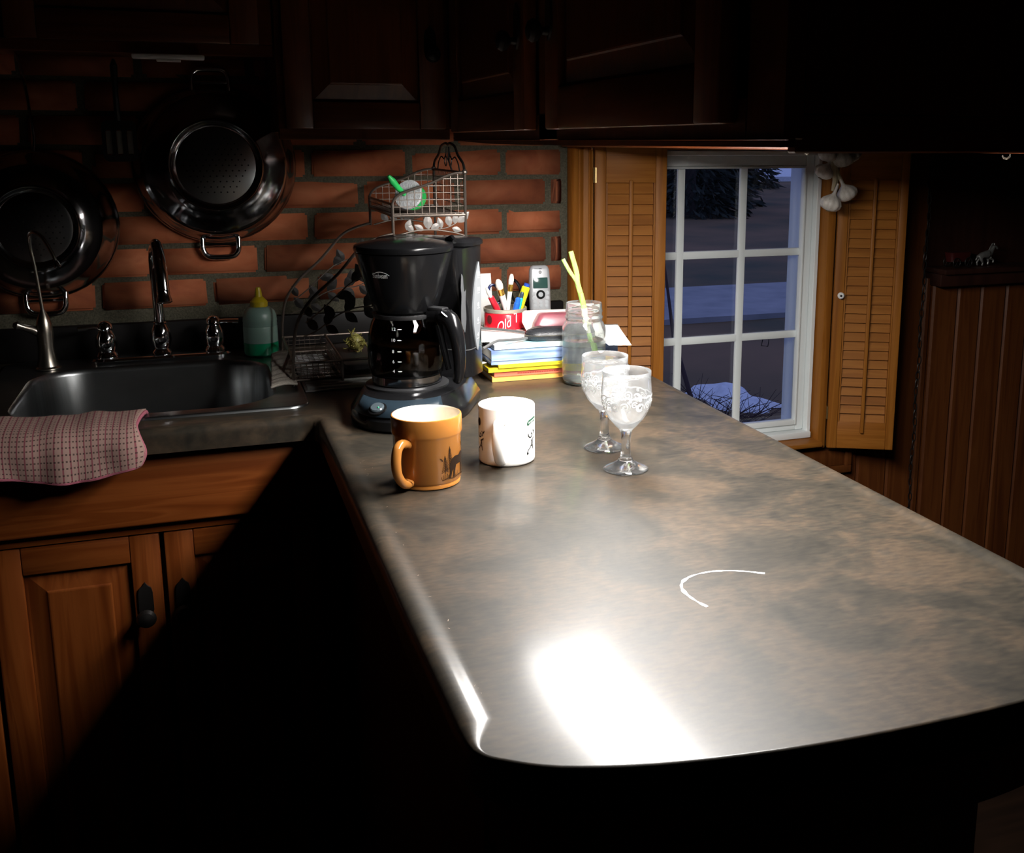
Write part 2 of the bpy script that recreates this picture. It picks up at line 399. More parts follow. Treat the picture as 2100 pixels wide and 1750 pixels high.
struct('sill_board', MB().box(.93, 1.498, 2.325, 2.352, .5795, .5965), white_paint, win, bevel=.002)
hk = [(1.408, 2.44, .835), (1.427, 2.44, .833), (1.424, 2.44, .812), (1.404, 2.44, .815)]
struct('wire_hook', MB().tube(hk+[hk[0], (1.40, 2.44, .84)], .0014, 6), blackmetal, win)
# left casing, moulded
def casing(name, x0, x1, z0, z1, yb, yf, m):
    w = x1-x0; pr = [(0, 0), (0, -.6), (.06, -.9), (.14, -1), (.30, -.95), (.38, -.62), (.46, -.62), (.54, -.92), (.74, -1), (.80, -.8), (.86, -.8), (.90, -1.), (.97, -1), (1, -.8), (1, 0)]
    return struct(name, MB().prism([(x0+w*a, yb+(yb-yf)*b2) for a, b2 in pr], z0, z1), m, smooth=40)
casing('trim_1', .818, .872, .556, 1.46, 2.352, 2.318, hon_z)
struct('trim_2', MB().box(1.504, 1.527, 2.300, 2.352, .555, 1.46), hon_z, bevel=.002)
struct('trim_3', MB().box(.832, 1.612, 2.296, 2.317, .480, .500).box(1.592, 1.612, 2.296, 2.317, .500, .545).box(.832, 1.592, 2.304, 2.317, .500, .545), plank_m, bevel=.002, weld=False)
struct('trim_5', MB().box(.872, 1.53, 2.300, 2.352, 1.336, 1.46), hon_x, bevel=.002)

# ------------------------------------------------------------------ louvered shutters
def shutter(label, hx, hy, ang, z0, z1, w, knob, side):
    t = thing('louvered_shutter', label, 'shutter', (hx, hy, z0), -ang)
    H = z1-z0; ls = .024; th = .022
    sl, sr = (.0255, .020) if side == 'R' else (.026, .026)
    obj('stile', MB().box(0, sl, -th/2, th/2, 0, H), hon_z, t, bevel=.002)
    obj('stile', MB().box(w-sr, w, -th/2, th/2, 0, H), hon_z, t, bevel=.002)
    rb = .072; zt = 1.262-z0
    obj('rail', MB().box(sl+.0003, w-sr-.0003, -th/2+.002, th/2-.002, 0, rb), hon_x, t, bevel=.001)
    obj('rail', MB().box(sl+.0003, w-sr-.0003, -th/2+.002, th/2-.002, zt, H), hon_x, t, bevel=.001)
    obj('stile_bead', MB().box(sl+.0004, sl+.004, -th/2+.001, th/2-.001, rb+.0005, zt-.0005).box(w-sr-.004, w-sr-.0004, -th/2+.001, th/2-.001, rb+.0005, zt-.0005), hon_z, t, weld=False)
    n = int(round((zt-rb)/ls)); ls = (zt-rb)/n
    m0 = MB(); a = math.radians(68); L2 = ls*.60
    prof = []
    for s_, off in ((-1, 1), (1, 1), (1, -1), (-1, -1)):
        prof.append((s_*L2*math.cos(a)*-1+off*.0022*math.sin(a)*-1, s_*L2*math.sin(a)+off*.0022*math.cos(a)*-1))
    # slat tilts: lower edge toward the room
    prof = [(py, pz) for py, pz in [(-.0075, -L2+.001), (-.0035, -L2), (.0075, L2-.001), (.0035, L2)]]
    v = [(sl+.0046, y, z) for y, z in prof]+[(w-sr-.0046, y, z) for y, z in prof]
    m0.add(v, [(0, 1, 2, 3), (7, 6, 5, 4), (0, 4, 5, 1), (1, 5, 6, 2), (2, 6, 7, 3), (3, 7, 4, 0)])
    first = obj('slat', m0, hon_x, t, smooth=0); first.location = (0, 0, rb+ls/2)
    for i in range(1, n):
        o = first.copy(); COL.objects.link(o); o.parent = t; o.location = (0, 0, rb+ls*(i+.5))
    xr = sl+(w-sl-sr)*.50
    obj('tilt_rod', MB().box(xr-.0045, xr+.0045, -.0185, -.0105, rb-.028, zt+.006), hon_z, t, bevel=.002)
    if knob:
        obj('porcelain_knob', MB().lathe([(.003, 0), (.004, .006), (.0085, .010), (.0085, .014), (.006, .017), (.0025, .0165)], 20, (.016, -th/2, .971-z0), Matrix.Rotation(PI/2, 3, 'X')), white_cer, t)['label'] = 'white porcelain knob'
        obj('knob_screw', MB().lathe([(.003, 0), (.003, .0015), (.001, .002)], 12, (.016, -th/2-.0166, .971-z0), Matrix.Rotation(PI/2, 3, 'X')), blackmetal, t)
        obj('hinge', MB().box(-.0035, -.0003, -.010, .002, .078, .112), gold_dull, t)
    else:
        obj('hinge', MB().tube([(-.0012, -.006, 1.262-z0), (-.0012, -.006, 1.297-z0)], .0028, 8).box(.0003, .004, -.0125, -.011, 1.262-z0, 1.297-z0), gold_dull, t, weld=False)['label'] = 'small brass hinge'
    return t
shutter('louvered pine shutter standing between the brick wall and the window', .8675, 2.302, math.radians(15), .563, 1.42, .1685, False, 'L')
shutter('louvered pine shutter with white porcelain knob, garlic hanging in front of it', 1.5210, 2.286, math.radians(27), .563, 1.42, .1700, True, 'R')

# ================================================================== OUTDOORS
GZ = -.60
grass_m = noise_mat('winter_grass', [(.3, (.055, .055, .026)), (.5, (.14, .088, .040)), (.7, (.20, .115, .055))], (1, 1, 1), 10, .95, .3, noise=.55)
asph = noise_mat('asphalt', [(.3, (.24, .25, .26)), (.7, (.34, .34, .35))], (1, 1, 1), 8, .9, noise=3.)
snow_m = noise_mat('snow', [(.3, (.62, .66, .72)), (.7, (.80, .83, .86))], (9, 9, 9), 6, .9, .4, noise=2.)
leaf_dark = noise_mat('spruce_needles', [(.3, (.010, .016, .012)), (.7, (.035, .045, .03))], (4, 4, 4), 8, .9, noise=2.)
bark_m = noise_mat('bark', [(.3, (.05, .04, .035)), (.7, (.10, .08, .07))], (10, 10, 2), 6, .9, .5)
g = MB()
nx, ny = 30, 30
for j in range(ny+1):
    for i in range(nx+1):
        xx = -20+60*i/nx; yy = 2.48+70*(j/ny)**2; 
        zz = GZ + (0 if yy < 14 else .015*(yy-14)) + .05*math.sin(xx*1.3)*math.sin(yy*.9)*(1 if yy > 4 else 0)
        if 9.6 < yy < 13: zz = GZ
        g.v.append((xx, yy, zz))
for j in range(ny):
    for i in range(nx):
        a = j*(nx+1)+i; g.f.append([a, a+1, a+nx+2, a+nx+1])
tag(obj('lawn', g, grass_m), kind='structure')
tag(obj('road', MB().box(-20, 40, 10.2, 12.5, GZ-.05, GZ+.06), asph, smooth=0), kind='structure')
tag(obj('far_snow_field', MB().add([(21.4, 38, -.05), (40, 38, -.05), (60, 62, .45), (34.6, 62, .45), (21.4, 38, -.3), (40, 38, -.3), (60, 62, .2), (34.6, 62, .2)], [(0, 1, 2, 3), (7, 6, 5, 4), (0, 4, 5, 1), (1, 5, 6, 2), (2, 6, 7, 3), (3, 7, 4, 0)]), snow_m, smooth=0), kind='structure')
def spruce(x, y, h, r, label):
    t = thing('spruce_tree', label, 'tree', (x, y, GZ+.015*(y-14)), random.uniform(0, 6), 'spruces beyond the road')
    obj('trunk', MB().tube([(0, 0, -.1), (.05, 0, h*.5), (0, 0, h*.95)], [.18, .12, .03], 8), bark_m, t)
    m = MB()
    for i in range(5200):
        f = random.random()**1.5; zz = .1+f*h*.98; rr = r*(1-f)**.75*(.35+.75*random.random()**.6); a = random.uniform(0, 2*PI)
        tip = Vector((rr*math.cos(a), rr*math.sin(a), zz-.22*rr+random.uniform(-.12, .12)))
        d = Vector((math.cos(a), math.sin(a), -.35))*random.uniform(.12, .30)+Vector((random.uniform(-.12, .12), random.uniform(-.12, .12), random.uniform(-.10, .10)))
        sd = Vector((random.gauss(0, 1), random.gauss(0, 1), random.gauss(0, .6))).normalized()*.05
        o = len(m.v); m.v += [tuple(tip-d), tuple(tip+sd), tuple(tip+d*.6), tuple(tip-sd)]; m.f += [[o, o+1, o+2, o+3]]
    f = obj('foliage', m, leaf_dark, t, smooth=0, weld=False); f['kind'] = 'stuff'
    return t
spruce(11.6, 24.0, 7.0, 1.55, 'nearest dark spruce beyond the road, seen in the top middle pane of the window')
spruce(13.6, 27.0, 6.5, 1.5, 'dark spruce just behind the nearest one, by the upright muntin of the window')
spruce(18.7, 35.0, 6.0, 1.7, 'farthest dark spruce beyond the road, next to the pale far snow field')
spruce(14.5, 32.5, 8.0, 1.9, 'dark spruce beyond the road, in the narrow pane beside the knobless shutter')
# snow bank with a bare shrub close to the house
m = MB(); n = 22
for j in range(9):
    for i in range(n+1):
        u = i/n; v = j/8; xx = (u-.5)*.92; yy = (v-.5)*.42
        e = max(0, 1-(2*u-1)**2)*max(0, 1-(2*v-1)**2)
        m.v.append((xx+.05*math.sin(9*v), yy+.08*math.sin(7*u), -.02+.11*e**.5+.02*math.sin(13*u+5*v)*e))
for j in range(8):
    for i in range(n):
        a = j*(n+1)+i; m.f.append([a, a+1, a+n+2, a+n+1])
sn = tag(obj('snow_bank', m, snow_m, smooth=60), 'patch of old snow on the lawn just outside the window', 'snow'); sn.location = (3.76, 6.95, GZ); sn.rotation_euler = (0, 0, -1.30)
t = thing('bare_shrub', 'leafless dark shrub with thin twigs in front of the snow patch', 'shrub', (3.06, 5.95, GZ))
m = MB()
for i in range(70):
    a = random.uniform(0, 2*PI); h = random.uniform(.08, .30); d = random.uniform(.1, .50)
    p0 = Vector((random.uniform(-.12, .12), random.uniform(-.1, .1), 0))
    p1 = p0+Vector((math.cos(a)*d*.4, math.sin(a)*d*.3, h*.6)); p2 = p0+Vector((math.cos(a)*d, math.sin(a)*d*.6, h))
    m.tube([p0, p1, p2], [.007, .005, .002], 4)
    for q in range(3):
        s_ = p1.lerp(p2, random.random()); m.tube([s_, s_+Vector((random.uniform(-.2, .2), random.uniform(-.15, .15), random.uniform(.02, .18)))], [.003, .0012], 4)
shrub_m = mat('twig_bark', (.05, .028, .028), .9)
o = obj('twigs', m, shrub_m, t, weld=False); o['kind'] = 'stuff'
obj('stem', MB().tube([(0, .05, -.1), (.0, .25, .2), (.03, .65, .6), (.04, .85, 1.1)], [.02, .018, .015, .008], 8), shrub_m, t)

# ================================================================== WORKTOP (one L-shaped piece)
Wt = MB()
near = [(.158, .72), (.1605, .695), (.166, .678), (.180, .664), (.2177, .641), (.285, .6205), (.3777, .6067), (.478, .601), (.598, .602), (.68, .613), (.74, .635), (.778, .668), (.795, .715), (.799, .77)]
near = [(p.x, p.y) for p in spline([(a, b2, 0) for a, b2 in near], 4)]
out = [(.799, 2.312), (.80, 2.345), (-1.2, 2.345), (-1.2, 1.690), (.13, 1.690), (.150, 1.686), (.156, 1.670)] + [(.156, y) for y in (1.4, 1.1, .9)] + near
cor = {}
def roll(p):
    x_, y_ = p
    if x_ < .159 and .74 < y_ < 1.695: return .024
    if y_ > 1.66 and y_ < 1.7: return .024
    t_ = min(1, max(0, (.735-y_)/.065)); t_ = t_*t_*(3-2*t_)
    return .0025+.0215*(1-t_) if y_ < 1. else .0025
n = len(out)
nrm = []
for i in range(n):
    a = Vector(out[i-1]); b2 = Vector(out[i]); c = Vector(out[(i+1) % n])
    e1 = (b2-a).normalized(); e2 = (c-b2).normalized()
    n1 = Vector((e1.y, -e1.x)); n2 = Vector((e2.y, -e2.x)); nn = (n1+n2).normalized(); nn /= max(.5, nn.dot(n1)); nrm.append(nn)
area = sum(out[i][0]*out[(i+1) % n][1]-out[(i+1) % n][0]*out[i][1] for i in range(n))/2
sg = 1 if area > 0 else -1
rings = []
LIP = [(.036, 0), (.032, .0002), (.029, .0006), (.026, .0012), (.023, .0019), (.020, .0025), (.017, .0029), (.0135, .0031), (.010, .0027), (.007, .0016), (.004, -.0006), (.0018, -.0036), (.0004, -.008), (0, -.013)]
SQ = [(.0025+.0001*(13-k), 0) for k in range(10)]+[(.0022, -.0001), (.0012, -.0005), (.0003, -.0014), (0, -.0026)]
for (d1, z1_), (d0, z0_) in zip(LIP, SQ):
    rg = []
    for i in range(n):
        w_ = min(1, max(0, (roll(out[i])-.0025)/.0215)); d_ = d0+(d1-d0)*w_; zz_ = z0_+(z1_-z0_)*w_
        rg.append((out[i][0]-sg*nrm[i].x*d_, out[i][1]-sg*nrm[i].y*d_, CT+zz_))
    rings.append(rg)
rings.append([(p[0], p[1], CT-.036) for p in out])
top = [(p[0], p[1]) for p in rings[0]]
hole = rrect(-.372, .146, 1.774, 2.295, .03)
vv, ff = fill2d(top, [hole])
Wt.add([(x_, y_, CT) for x_, y_ in vv], ff)
v = [p for r in rings for p in r]; f = []
for i in range(len(rings)-1):
    for k in range(n): f.append((i*n+k, i*n+(k+1) % n, (i+1)*n+(k+1) % n, (i+1)*n+k))
Wt.add(v, f)
vv, ff = fill2d(out, [hole]); Wt.add([(x_, y_, CT-.036) for x_, y_ in vv], [q[::-1] for q in ff])
h = len(hole); Wt.add([(x_, y_, CT) for x_, y_ in hole]+[(x_, y_, CT-.036) for x_, y_ in hole], [(i, (i+1) % h, h+(i+1) % h, h+i) for i in range(h)])
wt = obj('worktop', Wt, lam, smooth=60)
tag(wt, 'dark mottled laminate worktop with rolled edge and a rounded peninsula end', 'worktop')
obj('backsplash', MB().box(-1.2, .80, 2.325, 2.3445, CT+.0005, .984), dark_lam, wt, bevel=.004)
obj('end_band', MB().loft([[(p[0]+d*0, p[1]-.0008, z) for p in near[13:]] for d, z in ((0, CT-.006), (0, CT-.034))], cap=False), dark_lam, wt)
# white arc-shaped scuff on the laminate
ac = [(.437, .844), (.4335, .855), (.431, .868), (.4305, .882), (.433, .894), (.438, .903), (.446, .9105), (.457, .916), (.4705, .9185), (.484, .918), (.498, .9145), (.513, .907), (.5295, .8955)]
ac = [(p.x, p.y) for p in spline([(a, b2, 0) for a, b2 in ac], 4)]
mb = MB(); P = [Vector(p) for p in ac]
for i, p in enumerate(P):
    tt = (P[min(i+1, len(P)-1)]-P[max(i-1, 0)]).normalized(); nn = Vector((-tt.y, tt.x)); wd = .0016+.0009*math.sin(i*.9)*math.sin(i*.37)
    if i > 24: wd *= .8
    mb.v += [(p.x+nn.x*wd, p.y+nn.y*wd, CT+.0003), (p.x-nn.x*wd, p.y-nn.y*wd, CT+.0003)]
mb.f = [[2*i, 2*i+1, 2*i+3, 2*i+2] for i in range(len(P)-1)]
obj('arc_scuff', mb, mat('chalky_scuff', (.75, .76, .76), .6), wt)['label'] = 'white arc-shaped scuff mark'
# pale crumbs and chips on the laminate near its rolled edge
mb = MB()
for i in range(30):
    yy = random.uniform(.75, 1.5); xx = .182+abs(random.gauss(0, .006)) if i < 30 else random.uniform(.2, .6)
    s_ = random.uniform(.0003, .0007); a = random.uniform(0, 3); c_, s2 = math.cos(a), math.sin(a); l = s_*random.uniform(1, 3.2)
    o = len(mb.v); mb.v += [(xx+c_*l-s2*s_, yy+s2*l+c_*s_, CT+.0003), (xx-c_*l-s2*s_, yy-s2*l+c_*s_, CT+.0003), (xx-c_*l, yy-s2*l, CT+.0004), (xx+c_*l, yy+s2*l, CT+.0004)]; mb.f.append([o, o+1, o+2, o+3])
obj('worn_specks', mb, mat('worn_laminate_core', (.42, .34, .26), .8), wt, weld=False)['kind'] = 'stuff'

# ================================================================== CABINETS
def panel_door(name, parent, w, h, th=.02, st=.045, m_v=wood_z, m_h=wood_x, knobside=1, knobz=None):
    """door in local x-z plane, front face y=0 toward -y, hinged thing placed by its lower left corner"""
    d = bpy.data.objects.new(name, None); d.empty_display_size = .02; link(d, parent)
    obj('stile', MB().box(0, st, 0, th, 0, h), m_v, d, bevel=.003); obj('stile', MB().box(w-st, w, 0, th, 0, h), m_v, d, bevel=.003)
    obj('rail', MB().box(st+.0002, w-st-.0002, .0005, th, 0, st), m_h, d, bevel=.002)
    obj('rail', MB().box(st+.0002, w-st-.0002, .0005, th, h-st, h), m_h, d, bevel=.002)
    # raised field
    a, b2 = st+.0004, w-st-.0004; c, e = st+.0004, h-st-.0004; k = .030
    def ring(i, y): return [(a+i, y, c+i), (b2-i, y, c+i), (b2-i, y, e-i), (a+i, y, e-i)]
    obj('raised_panel', MB().loft([ring(0, th), ring(0, .010), ring(.004, .010), ring(k, .0035), ring(k+.002, .0015), ring(k+.004, .001)]), m_v, d, smooth=0)
    return d
def ornate_knob(parent, x, z):
    pts = [(0, .032), (.004, .026), (.009, .022), (.011, .014), (.0115, -.016), (.009, -.024), (.004, -.028), (0, -.034), (-.004, -.028), (-.009, -.024), (-.0115, -.016), (-.011, .014), (-.009, .022), (-.004, .026)]
    p = obj('knob_plate', MB().add([(x+a, -.0035, z+b2) for a, b2 in pts]+[(x+a, -.0003, z+b2) for a, b2 in pts], [tuple(range(14)), tuple(range(14, 28))]+[(i, (i+1) % 14, 14+(i+1) % 14, 14+i) for i in range(14)]), blackmetal, parent)
    obj('knob', MB().lathe([(.006, 0), (.005, .008), (.013, .014), (.0155, .021), (.012, .027), (.005, .030), (.001, .0305)], 18, (x, -.0036, z-.022), Matrix.Rotation(PI/2, 3, 'X')), blackmetal, parent)
# sink base cabinet
FY = 1.735
t = thing('sink_base_cabinet', 'pine base cabinet with raised-panel doors below the steel sink', 'cabinet', (0, FY, 0))
obj('carcass', MB().box(-1.15, .190, .021, .59, .10, .695).box(-1.15, -.40, .021, .59, .695, .872), wood_z, t, weld=False)
obj('face_rail', MB().box(-1.15, .188, -.002, .0205, .7345, .7525), wood_x, t, bevel=.002)
obj('face_rail', MB().box(-1.15, .188, .001, .0205, .867, .8765), wood_x, t, bevel=.002)
obj('drawer_front', MB().box(-1.15, .186, -.018, .003, .7535, .866), wood_x, t, bevel=.004, seg=3)
for x0, x1 in ((-.345, -.0985), (-.0915, .155), (-.60, -.352), (-.86, -.607), (-1.12, -.867)):
    d = panel_door('door', t, x1-x0, .632); d.location = (x0, -.0005, .100)
    if x0 in (-.345, -.0915): 
        kx = (x1-x0)-.027 if x0 == -.345 else .0235
        ornate_knob(d, kx, .520)
obj('toe_kick', MB().box(-1.15, .186, .06, .075, 0, .099), dark_x, t)
# peninsula base
t = thing('peninsula_base_cabinet', 'dark pine cabinet carrying the peninsula end of the worktop', 'cabinet', (0, 0, 0))
obj('carcass', MB().box(.205, .765, .82, 1.66, .0, .877).box(.205, .765, 1.66, 2.31, .0, .877), dark_z, t, weld=False)
obj('end_panel', MB().box(.24, .70, .800, .8195, .06, .84), wood_z, t, bevel=.003)
obj('apron', MB().loft([[(p[0]*.94+.028, p[1]+.035, z) for p in near[9:-4]] for z in (.800, .8775)]+[[(p[0]*.94+.028, p[1]+.053, z) for p in near[9:-4]] for z in (.8775, .800)], cap=False, closed=True), dark_x, t)
# hanging cabinet over the peninsula: doors face -x
HX0, HX1, HY0, HY1 = .475, .803, .80, 2.045
t = thing('hanging_cabinet', 'dark pine wall cabinet hung over the peninsula with a curved lower valance', 'cabinet', (0, 0, 0))
obj('carcass', MB().box(HX0+.0197, HX1-.0197, HY0+.001, 2.34, 1.3800, 2.2), dark_z, t)
ff_ = obj('face_frame', MB().box(HX0, HX0+.0195, HY0, HY0+.068, 1.3575, 2.2).box(HX0, HX0+.0195, 1.41, 1.492, 1.3575, 2.2).box(HX0, HX0+.0195, 1.985, HY1, 1.3575, 2.2).box(HX0, HX0+.0195, HY0+.068, 1.985, 1.3575, 1.3960), dark_z, t, weld=False, bevel=.0015, seg=1)
for y1, w, kx in ((1.975, .475, .475-.028), (1.402, .518, .025)):
    d = panel_door('door', t, w, .80, st=.055, m_v=dark_z, m_h=dark_x); d.rotation_euler = (0, 0, -PI/2); d.location = (HX0-.0205, y1, 1.372)
    ornate_knob(d, kx, .150)
# valance with a curved lower edge
vp = []
pts = [(HY0, 1.3513), (1.2, 1.3510), (1.5, 1.3508), (1.70, 1.3514), (1.82, 1.3530), (1.92, 1.3552), (2.04, 1.3570)]
lo = [(p.x, p.y) for p in spline([(a, b2, 0) for a, b2 in pts], 5)]
mb = MB(); n = len(lo)
for xx in (HX0-.004, HX0+.012): mb.v += [(xx, a, b2) for a, b2 in lo]+[(xx, a, 1.3573) for a, b2 in lo[:-1]]
q = 2*n-1
mb.f = []
for k in (0, q):
    for i in range(n-1): mb.f.append([k+i, k+i+1, k+n+min(i+1, n-2), k+n+i] if i < n-2 else [k+i, k+i+1, k+n+i])
rim = list(range(n))+list(range(q-1, n-1, -1))
for i in range(len(rim)): a, b2 = rim[i], rim[(i+1) % len(rim)]; mb.f.append([a, b2, q+b2, q+a])
obj('valance', mb, dark_y, t, smooth=30)
obj('valance', MB().box(HX1-.018, HX1, HY0, 2.30, 1.3445, 1.3798), dark_y, t, bevel=.0015, seg=1)
obj('valance', MB().box(HX0+.0125, HX1-.0185, HY0+.0015, HY0+.016, 1.346, 1.3798), dark_x, t, bevel=.0015, seg=1)
obj('far_side_frame', MB().box(HX1-.0195, HX1, HY0, 2.34, 1.3800, 2.2), dark_z, t)
for yy in (2.12, 1.27, .885): obj('cup_hook', MB().tube([(HX1-.009, yy, 1.3443), (HX1-.009, yy, 1.341), (HX1-.009, yy+.004, 1.339), (HX1-.009, yy+.009, 1.3395), (HX1-.009, yy+.011, 1.342)], .0012, 6), nickel, t)
# the strip light fixed up inside the valance, the only lamp burning
t2 = thing('under_cabinet_light', 'burning strip light tucked up behind the valance of the hanging cabinet', 'lamp', (.569, 1.250, 1.3795))
obj('housing', MB().box(-.080, .080, -.42, .42, -.0045, -.0005), white_pl, t2)
obj('diffuser', MB().box(-.076, .076, -.405, .405, -.0068, -.0046), emis('lamp_glow', LAMP_COLOR, LAMP_STRENGTH), t2)['label'] = 'glowing white diffuser'
# wall cabinets on the brick wall
def wall_cab(label, x0, x1, z0, doors):
    t = thing('wall_cabinet', label, 'cabinet', (x0, 2.05, z0))
    w = x1-x0
    obj('carcass', MB().box(0, w, .0205, .295, .014, .82), dark_z, t)
    obj('face_frame', MB().box(0, w, 0, .020, 0, .0215).box(0, .028, 0, .020, .0215, .82).box(w-.028, w, 0, .020, .0215, .82), dark_x, t, weld=False, bevel=.0015, seg=1)
    for a, b2 in doors:
        d = panel_door('door', t, b2-a, .78, st=.05, m_v=dark_z, m_h=dark_x); d.location = (a, -.0205, .0195); ornate_knob(d, b2-a-.028, .16)
    return t
wall_cab('dark pine wall cabinet on the brick wall, next to the hanging cabinet', .147, .470, 1.3585, [(.012, .311)])
wall_cab('short dark pine wall cabinet above the sink and the colanders', -1.15, .144, 1.506, [(.86, 1.27), (.43, .84), (.01, .41)])
o = thing('slim_light_bar', 'slim white light bar, unlit, below the cabinet above the sink', 'lamp', (-.035, 2.03, 1.505))
obj('bar_body', MB().box(-.06, .06, -.012, .012, -.009, -.0006), white_pl, o, bevel=.003); obj('bar_lens', MB().box(-.02, .02, -.010, .010, -.013, -.0092), white_pl, o, bevel=.001)

# ================================================================== SINK AND TAPS
t = thing('kitchen_sink', 'stainless steel drop-in sink set in the worktop', 'sink', (0, 0, CT))
sx0, sx1, sy0, sy1 = -.385, .154, 1.762, 2.310
bx0, bx1, by0, by1 = -.318, .103, 1.800, 2.203
def bas(i, z, r): return [(x_, y_, z) for x_, y_ in rrect(bx0+i, bx1-i, by0+i, by1-i, r, 10)]
outer = rrect(sx0, sx1, sy0, sy1, .035, 8); hole = rrect(bx0-.004, bx1+.004, by0-.004, by1+.004, .105, 10)
vv, ff = fill2d(rrect(sx0+.006, sx1-.006, sy0+.006, sy1-.006, .03, 8), [hole])
rim = MB().add([(x_, y_, .0045) for x_, y_ in vv], ff)
rim.loft([[(x_, y_, .0045) for x_, y_ in rrect(sx0+.006, sx1-.006, sy0+.006, sy1-.006, .03, 8)], [(x_, y_, .0052) for x_, y_ in rrect(sx0+.0035, sx1-.0035, sy0+.0035, sy1-.0035, .032, 8)], [(x_, y_, .004) for x_, y_ in rrect(sx0+.001, sx1-.001, sy0+.001, sy1-.001, .034, 8)], [(x_, y_, .0004) for x_, y_ in outer]], cap=False)
obj('rim', rim, steel, t, smooth=50)
rb_ = [[(x_, y_, .0045) for x_, y_ in hole], bas(0, .0015, .10), bas(.002, -.006, .10), bas(.006, -.10, .098), bas(.010, -.150, .095), bas(.020, -.170, .085), bas(.045, -.178, .06)]
m = MB().loft(rb_, cap=False); n = len(rb_[0]); m.f.append([len(m.v)-n+i for i in range(n)])
obj('basin', m, steel, t, smooth=60)
obj('drain', MB().lathe([(.045, 0), (.044, .002), (.034, .0025), (.030, -.001)], 24, (-.10, 2.0, -.1775)), chrome, t)
# deck faucet
f = thing('kitchen_faucet', 'chrome gooseneck faucet with two lever handles on the sink deck', 'faucet', (-.093, 2.262, CT+.005))
obj('deck_plate', MB().loft([[(x_, y_, z) for x_, y_ in rrect(-.135+i, .135-i, -.030+i, .030-i, .029-i*.8, 8)] for i, z in ((0, .0004), (0, .005), (.003, .009), (.008, .0105))]), chrome, f)
spr = [(.018, .0108), (.020, .014), (.017, .018), (.014, .021), (.018, .027), (.0205, .042), (.0185, .058), (.0135, .068), (.012, .071), (.0125, .074), (.010, .076)]
obj('spout_body', MB().lathe(spr, 28), chrome, f)
gs = [(0, 0, .075), (-.001, 0, .13), (-.002, 0, .19), (0, -.012, .222), (.005, -.045, .238), (.010, -.085, .228), (.014, -.115, .195), (.016, -.128, .155)]
gs = spline(gs, 7)
obj('spout', MB().tube(gs, [.0105 if i < 30 else .0105+.0012*(i-30)/20 for i in range(len(gs))], 16), chrome, f)
q = Vector(gs[-1]); dq = (Vector(gs[-1])-Vector(gs[-2])).normalized()
obj('aerator', MB().lathe([(.010, 0), (.0125, .003), (.0115, .010), (.0135, .016), (.0145, .024), (.010, .026)], 20, q-dq*.002, Vector((0, 0, 1)).rotation_difference(dq).to_matrix()), chrome, f)
for sx_ in (-1, 1):
    hp = [(.020, .0108), (.0215, .0135), (.0185, .019), (.016, .021), (.0185, .026), (.0205, .038), (.0185, .052), (.0135, .061), (.0125, .064), (.015, .067), (.0135, .075), (.008, .081), (.001, .083)]
    h_ = obj('handle', MB().lathe(hp, 26, (sx_*.103, 0, 0)), chrome, f)
    obj('lever', MB().tube([(sx_*.103, 0, .069), (sx_*.125, -.004, .071), (sx_*.152, -.010, .070)], [.0055, .0042, .0050], 10), chrome, h_)
# drinking water tap
f = thing('filter_tap', 'slender brushed nickel drinking-water tap on the rear corner of the sink', 'tap', (-.300, 2.225, CT+.005))
obj('tap_body', MB().lathe([(.024, .0004), (.024, .003), (.020, .006), (.0165, .020), (.014, .045), (.0155, .070), (.0145, .088), (.0095, .104), (.006, .112), (.0045, .116)], 26), nickel, f)
gs = spline([(0, 0, .114), (-.006, .0, .20), (-.010, -.006, .245), (-.002, -.03, .268), (.018, -.055, .262), (.036, -.075, .232), (.041, -.081, .218)], 8)
obj('tap_spout', MB().tube(gs, .0034, 10), nickel, f)
obj('spout_tip', MB().lathe([(.0035, 0), (.0052, .004), (.0060, .012), (.004, .014)], 14, Vector(gs[-1]), Vector((0, 0, 1)).rotation_difference((gs[-1]-gs[-2]).normalized()).to_matrix()), chrome, f)
obj('tap_lever', MB().tube([(-.010, 0, .072), (-.022, -.004, .080), (-.038, -.008, .087), (-.046, -.010, .090), (-.052, -.011, .092)], [.009, .0085, .006, .0085, .0035], 12), nickel, f)
# soap bottle
f = thing('soap_bottle', 'squeeze bottle of green dish soap with yellow nozzle cap behind the sink', 'bottle', (.101, 2.232, CT+.005))
soap_pl = mat('translucent_bottle', (.22, .34, .29), .35); nodes(soap_pl)[2].inputs['Transmission Weight'].default_value = .35
soap_g = mat('green_soap', (.005, .20, .09), .3)
bp_ = [(.030, .0003), (.0335, .004), (.0345, .012), (.0345, .030)]
obj('soap', MB().lathe([(.0305, .0004), (.0338, .004), (.0348, .012), (.0348, .028)], 28), soap_g, f)['label'] = 'green soap in the lower part'
obj('bottle_body', MB().lathe([(.0345, .0284), (.0345, .060), (.0338, .062), (.0345, .064), (.0338, .070), (.0345, .072), (.0338, .077), (.0335, .082), (.030, .092), (.022, .100), (.016, .1015)], 28), soap_pl, f)
yel = mat('yellow_plastic', (.34, .25, .005), .4)
obj('cap', MB().lathe([(.0175, .1018), (.0175, .112), (.0155, .114), (.011, .119), (.0078, .122), (.0062, .134), (.0045, .141), (.001, .142)], 24), yel, f)['label'] = 'yellow nozzle cap'
